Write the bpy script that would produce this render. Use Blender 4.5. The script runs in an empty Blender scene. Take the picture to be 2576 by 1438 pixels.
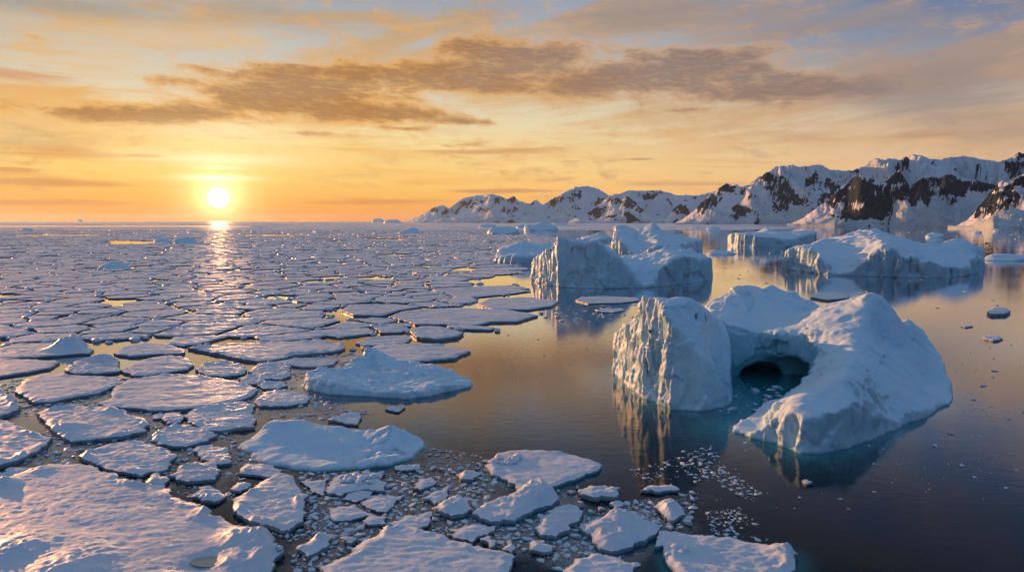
import bpy, bmesh, math, random
import numpy as np
from mathutils import Vector, Matrix
from mathutils.geometry import delaunay_2d_cdt

random.seed(11)
rng = np.random.RandomState(7)
scene = bpy.context.scene
COL = scene.collection
SUN_AZ, SUN_EL = -47.0, 5.5          # degrees, azimuth measured from +Y towards +X

# ------------------------------------------------------------------ camera
FPX, W, H = 667.0, 1024, 571
CAM_H = 40.0
PITCH = math.atan((285.5 - 220.8) / FPX)
cam_d = bpy.data.cameras.new('camera')
cam = bpy.data.objects.new('camera', cam_d)
COL.objects.link(cam)
cam.location = (0, 0, CAM_H)
cam.rotation_euler = (math.pi / 2 - PITCH, 0, 0)
cam_d.sensor_width = 36.0
cam_d.lens = 36.0 * FPX / W
cam_d.clip_start = 0.5
cam_d.clip_end = 400000.0
scene.camera = cam
cP, sP = math.cos(PITCH), math.sin(PITCH)
SC = 1024.0 / 2576.0                  # survey units of the photograph -> frame units


def ray(x, y):
    cx = (x * SC - 512.0) / FPX
    cy = -(y * SC - 285.5) / FPX
    return cx, cP + sP * cy, -sP + cP * cy


def G(x, y):
    """point of the water surface seen at a survey position"""
    dx, dy, dz = ray(x, y)
    t = -CAM_H / min(dz, -1e-4)
    return (dx * t, dy * t)


def T(x, y, depth):
    """point at a survey position and a distance north of the camera"""
    dx, dy, dz = ray(x, y)
    t = depth / dy
    return (dx * t, depth, CAM_H + dz * t)


def proj(p):
    x, y, z = p[..., 0], p[..., 1], p[..., 2] - CAM_H
    f = y * cP - z * sP
    u = y * sP + z * cP
    return np.stack([(512 + FPX * x / f) / SC, (285.5 - FPX * u / f) / SC], -1)


def Z1(pts):   # survey frame of the left foreground
    return [(x * 0.43604, y * 0.43604 + 842.4) for x, y in pts]


def Z2(pts):   # survey frame of the centre foreground
    return [(x * 0.5814 + 561.6, y * 0.5814 + 982.9) for x, y in pts]


# ------------------------------------------------------------------ noise
_perm = np.arange(256); np.random.RandomState(3).shuffle(_perm)
_perm = np.concatenate([_perm, _perm, _perm])
_gr = np.random.RandomState(5).normal(size=(256, 3)); _gr /= np.linalg.norm(_gr, axis=1)[:, None]


def perlin(p):
    p = np.asarray(p, float)
    i = np.floor(p).astype(int); f = p - i
    u = f * f * f * (f * (f * 6 - 15) + 10)
    i &= 255
    out = 0
    for a in (0, 1):
        wa = u[..., 0] if a else 1 - u[..., 0]
        pa = _perm[i[..., 0] + a]
        for b in (0, 1):
            wb = u[..., 1] if b else 1 - u[..., 1]
            pb = _perm[pa + i[..., 1] + b]
            for c in (0, 1):
                wc = u[..., 2] if c else 1 - u[..., 2]
                g = _gr[_perm[pb + i[..., 2] + c] & 255]
                d = g[..., 0] * (f[..., 0] - a) + g[..., 1] * (f[..., 1] - b) + g[..., 2] * (f[..., 2] - c)
                out = out + wa * wb * wc * d
    return out * 1.6


def fbm(p, octaves=4, gain=0.5, ridged=False):
    p = np.asarray(p, float); s = 0; a = 1.0
    for o in range(octaves):
        n = perlin(p * (2 ** o) + 17.3 * o)
        s = s + a * ((1 - 2 * np.abs(n)) if ridged else n)
        a *= gain
    return s


def xyz(x, y, z=0.0):
    x = np.asarray(x, float)
    return np.stack([x, np.broadcast_to(y, x.shape), np.broadcast_to(z, x.shape)], -1)


def worley_facets(p, scale, seed):
    """piecewise-flat offsets: every cell is a tilted plane, like calved ice faces"""
    p = np.asarray(p, float) / scale + seed * 13.7
    i = np.floor(p).astype(int)
    best = np.full(p.shape[:-1], 1e9); val = np.zeros(p.shape[:-1]); second = np.full(p.shape[:-1], 1e9)
    for a in (-1, 0, 1):
        for b in (-1, 0, 1):
            for c in (-1, 0, 1):
                q = i + np.array((a, b, c))
                h = _perm[_perm[_perm[q[..., 0] & 255] + (q[..., 1] & 255)] + (q[..., 2] & 255)]
                off = _gr[h] * 0.45 + 0.5
                d = p - (q + off)
                dd = (d * d).sum(-1)
                pl = (d * _gr[(h + 91) & 255]).sum(-1) + _gr[(h + 40) & 255][..., 0] * 0.5
                m = dd < best
                second = np.where(m, best, np.minimum(second, dd))
                val = np.where(m, pl, val); best = np.where(m, dd, best)
    return val, np.sqrt(second) - np.sqrt(best)


def poly_sdf(px, py, poly):
    poly = np.asarray(poly, float)
    a = poly; b = np.roll(poly, -1, 0)
    d = np.full(px.shape, 1e18); inside = np.zeros(px.shape, bool)
    for (ax, ay), (bx, by) in zip(a, b):
        ex, ey = bx - ax, by - ay
        wx, wy = px - ax, py - ay
        t = np.clip((wx * ex + wy * ey) / (ex * ex + ey * ey + 1e-12), 0, 1)
        d = np.minimum(d, (wx - ex * t) ** 2 + (wy - ey * t) ** 2)
        c = ((ay > py) != (by > py)) & (px < ex * (py - ay) / (ey if abs(ey) > 1e-12 else 1e-12) + ax)
        inside ^= c
    d = np.sqrt(d)
    return np.where(inside, -d, d)


def sstep(a, b, x):
    t = np.clip((x - a) / (b - a), 0, 1)
    return t * t * (3 - 2 * t)


# ------------------------------------------------------------------ objects
def mesh_obj(name, verts, faces, material, parent=None, smooth=True, attrs=None):
    me = bpy.data.meshes.new(name)
    me.from_pydata([tuple(v) for v in np.asarray(verts, float)], [], [tuple(int(i) for i in f) for f in faces])
    me.update()
    if smooth:
        me.polygons.foreach_set('use_smooth', np.ones(len(me.polygons), bool))
    for k, a in (attrs or {}).items():
        at = me.attributes.new(k, 'FLOAT', 'POINT')
        at.data.foreach_set('value', np.asarray(a, np.float32))
    if material: me.materials.append(material)
    o = bpy.data.objects.new(name, me)
    COL.objects.link(o)
    if parent: o.parent = parent
    return o


def tag(o, label=None, cat=None, group=None, kind=None):
    if label: o['label'] = label
    if cat: o['category'] = cat
    if group: o['group'] = group
    if kind: o['kind'] = kind
    return o


# ------------------------------------------------------------------ node helpers
class NT:
    def __init__(self, tree):
        self.t = tree; self.n = tree.nodes; self.l = tree.links

    def put(self, sock, v):
        if hasattr(v, 'is_output') or isinstance(v, bpy.types.NodeSocket): self.l.new(v, sock)
        elif isinstance(v, (tuple, list)) and len(v) == 3 and sock.type == 'RGBA': sock.default_value = (*v, 1)
        else: sock.default_value = v

    def node(self, typ, ins=None, **props):
        nd = self.n.new(typ)
        for k, v in props.items(): setattr(nd, k, v)
        for k, v in (ins or {}).items(): self.put(nd.inputs[k], v)
        return nd

    def m(self, op, a, b=None, c=None, clamp=False):
        nd = self.n.new('ShaderNodeMath'); nd.operation = op; nd.use_clamp = clamp
        for i, v in enumerate((a, b, c)):
            if v is not None: self.put(nd.inputs[i], v)
        return nd.outputs[0]

    def v(self, op, a, b=None, scale=None):
        nd = self.n.new('ShaderNodeVectorMath'); nd.operation = op
        self.put(nd.inputs[0], a)
        if b is not None: self.put(nd.inputs[1], b)
        if scale is not None: self.put(nd.inputs['Scale'], scale)
        return nd.outputs['Value'] if op in ('DOT_PRODUCT', 'LENGTH') else nd.outputs['Vector']

    def mix(self, f, a, b, mode='MIX'):
        nd = self.n.new('ShaderNodeMix'); nd.data_type = 'RGBA'; nd.blend_type = mode
        nd.clamp_factor = True
        self.put(nd.inputs[0], f); self.put(nd.inputs[6], a); self.put(nd.inputs[7], b)
        return nd.outputs[2]

    def step(self, x, a, b, lo=0.0, hi=1.0):
        nd = self.n.new('ShaderNodeMapRange'); nd.interpolation_type = 'SMOOTHSTEP'
        self.put(nd.inputs[0], x); self.put(nd.inputs[1], a); self.put(nd.inputs[2], b)
        self.put(nd.inputs[3], lo); self.put(nd.inputs[4], hi)
        return nd.outputs[0]

    def ramp(self, x, stops, interp='LINEAR'):
        nd = self.n.new('ShaderNodeValToRGB'); cr = nd.color_ramp; cr.interpolation = interp
        while len(cr.elements) < len(stops): cr.elements.new(0.5)
        for e, (p, c) in zip(cr.elements, stops): e.position = p; e.color = (*c, 1)
        self.put(nd.inputs[0], x)
        return nd.outputs[0]

    def noise(self, vec, scale, detail=4, rough=0.5, dist=0.0, out=0):
        nd = self.n.new('ShaderNodeTexNoise')
        self.put(nd.inputs['Vector'], vec)
        nd.inputs['Scale'].default_value = scale; nd.inputs['Detail'].default_value = detail
        nd.inputs['Roughness'].default_value = rough; nd.inputs['Distortion'].default_value = dist
        return nd.outputs[out]


def srgb(r, g, b):
    f = lambda c: (c / 255 / 12.92) if c / 255 <= 0.04045 else ((c / 255 + 0.055) / 1.055) ** 2.4
    return (f(r), f(g), f(b))


def material(name):
    m = bpy.data.materials.new(name); m.use_nodes = True
    nt = NT(m.node_tree)
    bsdf = next(n for n in nt.n if n.type == 'BSDF_PRINCIPLED')
    return m, nt, bsdf
# ------------------------------------------------------------------ sky and sun
def build_sky():
    w = bpy.data.worlds.new('World'); scene.world = w; w.use_nodes = True
    nt = NT(w.node_tree)
    for n in list(nt.n): nt.n.remove(n)
    out = nt.node('ShaderNodeOutputWorld')
    tc = nt.node('ShaderNodeTexCoord')
    d = nt.v('NORMALIZE', tc.outputs['Generated'])
    sx = nt.node('ShaderNodeSeparateXYZ', {0: d})
    R2D = 180 / math.pi
    az = nt.m('MULTIPLY', nt.m('ARCTAN2', sx.outputs[0], sx.outputs[1]), R2D)
    el = nt.m('MULTIPLY', nt.m('ARCSINE', sx.outputs[2]), R2D)
    ae = nt.node('ShaderNodeCombineXYZ', {0: az, 1: el, 2: 0.0}).outputs[0]

    def sky_dir(x, y):
        dx, dy, dz = ray(x, y)
        L = math.sqrt(dx * dx + dy * dy + dz * dz)
        return math.degrees(math.atan2(dx, dy)), math.degrees(math.asin(dz / L))
    saz, sel = sky_dir(549, 497)
    daz = nt.m('ABSOLUTE', nt.m('SUBTRACT', az, saz))
    daz = nt.m('MINIMUM', daz, nt.m('SUBTRACT', 360.0, daz))
    e90 = nt.m('DIVIDE', nt.m('MAXIMUM', el, 0.0), 45.0)
    P = lambda deg: deg / 45.0
    warm = nt.ramp(e90, [(0, srgb(224, 124, 44)), (P(1.2), srgb(244, 166, 68)), (P(3.6), srgb(253, 208, 116)),
                         (P(6.5), srgb(250, 220, 152)), (P(9.5), srgb(226, 210, 178)), (P(13.5), srgb(190, 192, 188)),
                         (P(18), srgb(150, 162, 178)), (P(26), srgb(104, 130, 168)), (P(45), srgb(70, 112, 168))])
    mid = nt.ramp(e90, [(0, srgb(232, 158, 96)), (P(2), srgb(250, 190, 112)), (P(4.5), srgb(248, 210, 142)),
                        (P(7), srgb(236, 216, 172)), (P(10), srgb(216, 208, 182)), (P(13), srgb(184, 184, 180)),
                        (P(17), srgb(152, 164, 184)), (P(26), srgb(128, 148, 182)), (P(45), srgb(110, 138, 184))])
    cool = nt.ramp(e90, [(0, srgb(225, 176, 140)), (P(4), srgb(226, 186, 146)), (P(7), srgb(208, 180, 152)),
                         (P(10), srgb(176, 166, 158)), (P(13), srgb(116, 134, 162)), (P(17), srgb(88, 112, 154)),
                         (P(26), srgb(78, 108, 154)), (P(45), srgb(60, 104, 164))])
    back = nt.ramp(e90, [(0, srgb(104, 116, 146)), (P(8), srgb(92, 116, 154)), (P(20), srgb(84, 124, 168)),
                         (P(45), srgb(70, 118, 168))])
    c = nt.mix(nt.step(daz, 4, 38), warm, mid)
    c = nt.mix(nt.step(daz, 26, 62), c, cool)
    # left of the sun the sky also cools off
    c = nt.mix(nt.m('MULTIPLY', nt.step(nt.m('SUBTRACT', saz, az), 8, 26), 0.45), c, cool)
    c = nt.mix(nt.step(daz, 66, 105), c, back)
    c = nt.mix(nt.step(el, 18.5, 38), c, srgb(60, 116, 164))

    # ---- clouds: noise in azimuth / elevation, stretched towards the horizon
    str_ = nt.m('DIVIDE', 1.0, nt.m('ADD', 0.35, nt.m('MULTIPLY', nt.m('MAXIMUM', el, 0.0), 0.09)))
    cv = nt.node('ShaderNodeCombineXYZ', {0: nt.m('MULTIPLY', az, 0.10), 1: nt.m('MULTIPLY', nt.m('MULTIPLY', el, 0.30), str_), 2: 0.0}).outputs[0]
    tilt = nt.node('ShaderNodeCombineXYZ', {0: nt.m('MULTIPLY', az, 0.05), 1: nt.m('ADD', nt.m('MULTIPLY', el, 0.26), nt.m('MULTIPLY', az, -0.018)), 2: 3.1}).outputs[0]
    # soft cirrus sheets
    sheet = nt.noise(tilt, 1.15, 8, 0.6, 0.5)
    sheet = nt.m('MULTIPLY', nt.step(sheet, 0.40, 0.62), nt.step(el, 2.5, 9))
    scol_w = nt.ramp(e90, [(0, srgb(236, 160, 76)), (P(6), srgb(242, 182, 96)), (P(12), srgb(216, 170, 112)), (P(20), srgb(170, 150, 130))])
    scol_c = nt.ramp(e90, [(0, srgb(214, 160, 120)), (P(6), srgb(214, 168, 124)), (P(11), srgb(172, 146, 130)), (P(20), srgb(140, 138, 148))])
    scol = nt.mix(nt.step(daz, 12, 55), scol_w, scol_c)
    front = nt.step(daz, 120, 80)
    c = nt.mix(nt.m('MULTIPLY', nt.m('MULTIPLY', sheet, 0.9), front), c, scol)
    # thin wisps
    wv = nt.node('ShaderNodeCombineXYZ', {0: nt.m('MULTIPLY', az, 0.055), 1: nt.m('MULTIPLY', el, 0.55), 2: 9.0}).outputs[0]
    wisp = nt.noise(wv, 1.3, 7, 0.6, 0.4)
    wisp = nt.m('MULTIPLY', nt.step(wisp, 0.52, 0.70), nt.step(el, 1.0, 4))
    c = nt.mix(nt.m('MULTIPLY', nt.m('MULTIPLY', wisp, 0.5), front), c, scol)

    # the cloud banks seen in the photograph, as soft patches of sky direction
    banks = [(190, 283, 150, 16, 1.0), (330, 290, 130, 22, 1.0), (480, 282, 120, 26, 1.0), (620, 248, 120, 40, 1.1), (745, 222, 120, 46, 1.1),
             (860, 186, 110, 26, .9), (1000, 182, 130, 26, 1.0), (1130, 170, 90, 18, .6), (860, 283, 160, 24, 1.0), (1020, 288, 150, 18, .9),
             (1160, 305, 90, 9, .8), (1170, 108, 70, 20, .9), (1300, 150, 130, 30, .9), (1200, 224, 110, 20, .9), (1440, 130, 120, 26, .9), (1560, 195, 150, 30, 1.1),
             (1700, 150, 140, 38, 1.0), (1850, 165, 130, 44, 1.05), (1890, 228, 200, 34, 1.1), (2060, 212, 150, 24, .9),
             (1720, 276, 60, 7, .8), (800, 336, 100, 9, .9), (1000, 323, 60, 6, .8), (560, 180, 160, 16, .6), (700, 168, 120, 16, .6)]
    banks += [(1230, 128, 140, 24, .75), (1330, 190, 180, 32, .7), (1150, 205, 130, 24, .6), (1480, 225, 150, 22, .8), (430, 200, 90, 14, .8), (940, 235, 140, 26, .8), (2200, 225, 160, 20, .6)]
    low = [(370, 391, 45, 4, 1.0), (1610, 399, 45, 4, 1.0), (30, 425, 80, 7, 1.0), (120, 458, 240, 14, .9), (130, 510, 210, 11, .9),
           (940, 508, 260, 9, .9), (1230, 480, 160, 6, .9), (1310, 375, 150, 12, .55), (1130, 382, 120, 10, .5), (1440, 405, 40, 3, .6),
           (1650, 462, 160, 8, .6), (2030, 340, 150, 14, .6), (2330, 335, 130, 12, .6), (150, 380, 160, 22, .6), (1200, 413, 50, 3, .5), (20, 185, 190, 28, .7), (2250, 160, 220, 22, .6)]

    def patches(lst):
        tot = None
        for x, y, rx, ry, amp in lst:
            a0, e0 = sky_dir(x, y); a1, _ = sky_dir(x + rx, y); _, e1 = sky_dir(x, y - ry)
            q = nt.v('MULTIPLY', nt.v('SUBTRACT', ae, (a0, e0, 0)), (1 / abs(a1 - a0), 1 / abs(e1 - e0), 0))
            g = nt.m('MULTIPLY', nt.m('POWER', math.exp(-1.0), nt.v('DOT_PRODUCT', q, q)), amp)
            tot = g if tot is None else nt.m('ADD', tot, g)
        return tot
    bank = patches(banks)
    dv = nt.node('ShaderNodeCombineXYZ', {0: nt.m('MULTIPLY', az, 0.22), 1: nt.m('ADD', nt.m('MULTIPLY', el, 0.62), nt.m('MULTIPLY', az, 0.03)), 2: 1.7}).outputs[0]
    det = nt.noise(dv, 1.9, 9, 0.66, 0.35)
    big = nt.noise(dv, 0.5, 3, 0.5, 0.3)
    dens = nt.m('ADD', nt.m('MULTIPLY', bank, 1.15), nt.m('ADD', nt.m('MULTIPLY', nt.m('SUBTRACT', det, 0.5), 3.2), nt.m('MULTIPLY', nt.m('SUBTRACT', big, 0.5), 1.1)))
    bmask = nt.step(dens, -0.05, 0.95)
    core = nt.step(dens, 0.35, 1.5)
    bw = nt.mix(core, srgb(230, 170, 96), srgb(158, 108, 64))
    bc = nt.mix(core, srgb(200, 160, 126), srgb(134, 110, 102))
    bcol = nt.mix(nt.step(daz, 10, 42), bw, bc)
    # lumps inside the bank, lit from below
    cell = nt.noise(nt.v('MULTIPLY', dv, (0.8, 1.5, 1.0)), 4.2, 6, 0.62, 0.5)
    bcol = nt.mix(nt.m('MULTIPLY', nt.step(cell, 0.40, 0.70), 0.34), bcol, nt.mix(nt.step(daz, 10, 42), srgb(244, 190, 116), srgb(206, 168, 136)))
    c = nt.mix(nt.m('MULTIPLY', nt.m('MULTIPLY', bmask, nt.step(cell, 0.2, 0.55, 0.72, 1.0)), 0.88), c, bcol)
    # low thin streaks
    lowp = patches(low)
    ln = nt.noise(nt.node('ShaderNodeCombineXYZ', {0: nt.m('MULTIPLY', az, 0.09), 1: nt.m('MULTIPLY', el, 1.5), 2: 4.0}).outputs[0], 1.2, 6, 0.6, 0.3)
    ldens = nt.m('ADD', lowp, nt.m('MULTIPLY', nt.m('SUBTRACT', ln, 0.5), 1.5))
    lmask = nt.m('MULTIPLY', nt.step(ldens, 0.15, 0.85), 0.72)
    lcol = nt.mix(nt.step(daz, 8, 40), srgb(212, 140, 82), srgb(186, 146, 118))
    c = nt.mix(lmask, c, lcol)
    # broad soft grey and mauve veils high up
    hi = patches([(150, 15, 330, 40, .9), (600, 20, 260, 26, .45), (2330, 235, 330, 80, .9), (2100, 60, 260, 40, .55), (1560, 40, 300, 40, .6), (2560, 330, 200, 50, .6), (60, 330, 150, 40, .4)])
    hn = nt.noise(nt.node('ShaderNodeCombineXYZ', {0: nt.m('MULTIPLY', az, 0.06), 1: nt.m('ADD', nt.m('MULTIPLY', el, 0.34), nt.m('MULTIPLY', az, -0.02)), 2: 6.0}).outputs[0], 1.4, 7, 0.6, 0.5)
    hm = nt.m('MULTIPLY', nt.step(nt.m('ADD', hi, nt.m('MULTIPLY', nt.m('SUBTRACT', hn, 0.5), 1.8)), 0.12, 0.95), 0.72)
    c = nt.mix(hm, c, nt.mix(nt.step(daz, 15, 45), srgb(158, 152, 142), srgb(146, 134, 132)))
    gold = patches([(480, 95, 420, 46, 1.0), (150, 150, 220, 40, .8), (1060, 60, 160, 24, .7), (1250, 215, 200, 14, .5), (1950, 295, 300, 26, .8), (1750, 350, 240, 18, .7), (950, 385, 260, 16, .6), (300, 345, 280, 22, .6)])
    gm = nt.m('MULTIPLY', nt.step(nt.m('ADD', gold, nt.m('MULTIPLY', nt.m('SUBTRACT', hn, 0.5), 2.2)), 0.2, 1.05), 0.45)
    c = nt.mix(gm, c, nt.mix(nt.step(daz, 15, 50), srgb(238, 186, 112), srgb(216, 170, 124)))
    # bright veil just above the sun
    veil = patches([(545, 447, 90, 7, 1.0), (560, 400, 190, 16, .7), (545, 421, 50, 4, .8), (555, 330, 230, 24, .35)])
    vn = nt.m('ADD', 0.55, nt.m('MULTIPLY', ln, 0.9))
    c = nt.mix(nt.m('MULTIPLY', nt.m('MULTIPLY', veil, vn), 0.85), c, (1.15, 0.95, 0.62))

    # glow and disc
    sd = (math.sin(math.radians(saz)) * math.cos(math.radians(sel)), math.cos(math.radians(saz)) * math.cos(math.radians(sel)), math.sin(math.radians(sel)))
    ang = nt.m('MULTIPLY', nt.m('ARCCOSINE', nt.m('MINIMUM', nt.v('DOT_PRODUCT', d, sd), 0.9999999)), R2D)
    g1 = nt.m('POWER', math.exp(-1.0), nt.m('DIVIDE', ang, 1.05))
    g2 = nt.m('POWER', math.exp(-1.0), nt.m('DIVIDE', ang, 6.5))
    c = nt.mix(1.0, c, nt.v('SCALE', (1.0, 0.62, 0.22), scale=nt.m('MULTIPLY', g2, 0.16)), 'ADD')
    c = nt.mix(1.0, c, nt.v('SCALE', (1.0, 0.80, 0.42), scale=nt.m('MULTIPLY', g1, 2.6)), 'ADD')
    c = nt.mix(1.0, c, nt.v('SCALE', (1.0, 0.52, 0.22), scale=nt.m('MULTIPLY', nt.step(ang, 0.74, 0.42), 2200.0)), 'ADD')
    # below the horizon: dark sea colour
    c = nt.mix(nt.step(el, -0.4, -1.5), c, (0.05, 0.07, 0.10))
    bg_paint = nt.node('ShaderNodeBackground', {0: c, 1: 1.0})
    # the physical sky underneath adds its own blue
    sky = nt.node('ShaderNodeTexSky', sky_type='NISHITA', sun_disc=False)
    sky.sun_elevation = math.radians(SUN_EL); sky.sun_rotation = math.radians(SUN_AZ)
    bg_sky = nt.node('ShaderNodeBackground', {0: sky.outputs[0], 1: nt.m('MULTIPLY', nt.m('MAXIMUM', nt.step(el, 25, 60), nt.step(daz, 70, 130)), 0.008)})
    add = nt.node('ShaderNodeAddShader', {0: bg_paint.outputs[0], 1: bg_sky.outputs[0]})
    nt.l.new(add.outputs[0], out.inputs[0])

    w.cycles.sampling_method = 'MANUAL'; w.cycles.sample_map_resolution = 1024
    ld = bpy.data.lights.new('sun', 'SUN')
    ld.energy = 5.0; ld.angle = math.radians(0.5); ld.color = (1.0, 0.43, 0.16)
    lo = bpy.data.objects.new('sun', ld); COL.objects.link(lo)
    a, e = math.radians(SUN_AZ), math.radians(SUN_EL)
    v = Vector((math.sin(a) * math.cos(e), math.cos(a) * math.cos(e), math.sin(e)))
    lo.rotation_euler = v.to_track_quat('Z', 'Y').to_euler()
    lo.location = (-200, 300, 120)


build_sky()
scene.view_settings.view_transform = 'Standard'
scene.view_settings.look = 'None'
scene.view_settings.exposure = 0.0
scene.render.engine = 'CYCLES'
scene.cycles.max_bounces = 6
scene.cycles.diffuse_bounces = 2
scene.cycles.glossy_bounces = 3
scene.cycles.transparent_max_bounces = 4
scene.cycles.use_denoising = True
scene.cycles.caustics_reflective = False
scene.cycles.sample_clamp_indirect = 4.0
scene.cycles.use_adaptive_sampling = True
scene.cycles.adaptive_threshold = 0.02
scene.cycles.adaptive_min_samples = 12
# ------------------------------------------------------------------ water
def build_water(shoals):
    xs = np.concatenate([[-90000, -40000, -15000, -6000, -2500, -1000, -500, -250, -150], np.arange(-90, 125, 1.5), [150, 250, 500, 1000, 2500, 6000, 15000, 40000, 90000]])
    ys = np.concatenate([[-3000, -600, -100, 20, 50], np.arange(60, 230, 1.5), [260, 350, 500, 800, 1300, 2500, 5000, 10000, 20000, 45000, 110000]])
    X, Y = np.meshgrid(xs, ys)
    nx, ny = len(xs), len(ys)
    v = np.stack([X.ravel(), Y.ravel(), np.zeros(X.size)], -1)
    idx = np.arange(nx * ny).reshape(ny, nx)
    f = np.stack([idx[:-1, :-1].ravel(), idx[:-1, 1:].ravel(), idx[1:, 1:].ravel(), idx[1:, :-1].ravel()], -1)
    sh = np.zeros(len(v))
    for poly, reach, amp in shoals:
        d = poly_sdf(v[:, 0], v[:, 1], poly)
        d = d + 1.6 * fbm(v * 0.12, 3)
        sh = np.maximum(sh, amp * np.exp(-np.clip(d, 0, None) / reach))
    sl = np.zeros(len(v))
    for poly in SLUSH:
        sl = np.maximum(sl, sstep(3.0, -3.0, poly_sdf(v[:, 0], v[:, 1], poly) + 2.5 * fbm(v * 0.15 + 3, 3)))
    m, nt, b = material('sea_water')
    geo = nt.node('ShaderNodeNewGeometry')
    pos = geo.outputs['Position']
    shoal = nt.node('ShaderNodeAttribute', attribute_name='shoal').outputs['Fac']
    base = nt.mix(shoal, (0.0035, 0.008, 0.014), (0.012, 0.25, 0.30))
    slush = nt.node('ShaderNodeAttribute', attribute_name='slush').outputs['Fac']
    vor = nt.node('ShaderNodeTexVoronoi', {'Vector': nt.v('MULTIPLY', pos, (1.9, 1.9, 1.0)), 'Scale': 1.0}).outputs['Distance']
    sn = nt.noise(pos, 0.5, 6, 0.65)
    crumbs = nt.m('MULTIPLY', nt.step(nt.m('SUBTRACT', vor, nt.m('MULTIPLY', nt.m('SUBTRACT', sn, 0.5), 1.2)), 0.30, 0.16), slush)
    film = nt.m('MULTIPLY', nt.step(sn, 0.5, 0.7), nt.m('MULTIPLY', slush, 0.22))
    base = nt.mix(nt.m('MAXIMUM', nt.m('MULTIPLY', crumbs, 0.75), film), base, (0.34, 0.36, 0.38))
    rough = nt.m('ADD', 0.035, nt.m('MULTIPLY', slush, 0.24))
    w1 = nt.noise(nt.v('MULTIPLY', pos, (0.30, 0.55, 0.3)), 1.0, 4, 0.55, 0.3)
    w2 = nt.noise(nt.v('MULTIPLY', pos, (1.4, 2.2, 1.0)), 1.0, 3, 0.5, 0.2)
    calm = nt.step(nt.noise(nt.v('MULTIPLY', pos, (0.006, 0.012, 0.01)), 1.0, 3, 0.5), 0.35, 0.65, 0.35, 1.0)
    hgt = nt.m('MULTIPLY', nt.m('ADD', w1, nt.m('MULTIPLY', w2, 0.22)), calm)
    bump = nt.node('ShaderNodeBump', {'Height': hgt, 'Strength': 1.0, 'Distance': 0.036})
    nt.n.remove(b)
    dif = nt.node('ShaderNodeBsdfDiffuse', {'Color': base, 'Normal': bump.outputs[0]})
    glo = nt.node('ShaderNodeBsdfGlossy', {'Color': (0.95, 0.97, 1.0, 1.0), 'Roughness': rough, 'Normal': bump.outputs[0]})
    lw = nt.node('ShaderNodeLayerWeight', {'Normal': bump.outputs[0]}).outputs['Facing']
    g = lambda x: (x, x, x)
    fac = nt.ramp(lw, [(0, g(.02)), (.48, g(.022)), (.56, g(.036)), (.66, g(.14)), (.74, g(.38)), (.81, g(.62)), (.90, g(.88)), (1, g(1))])
    fac = nt.m('MAXIMUM', fac, nt.m('MULTIPLY', slush, 0.22))
    mx = nt.node('ShaderNodeMixShader', {0: fac, 1: dif.outputs[0], 2: glo.outputs[0]})
    out = next(n for n in nt.n if n.type == 'OUTPUT_MATERIAL')
    nt.l.new(mx.outputs[0], out.inputs[0])
    o = mesh_obj('sea_water', v, f, m, attrs={'shoal': sh, 'slush': sl})
    tag(o, kind='structure')
    return o
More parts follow.
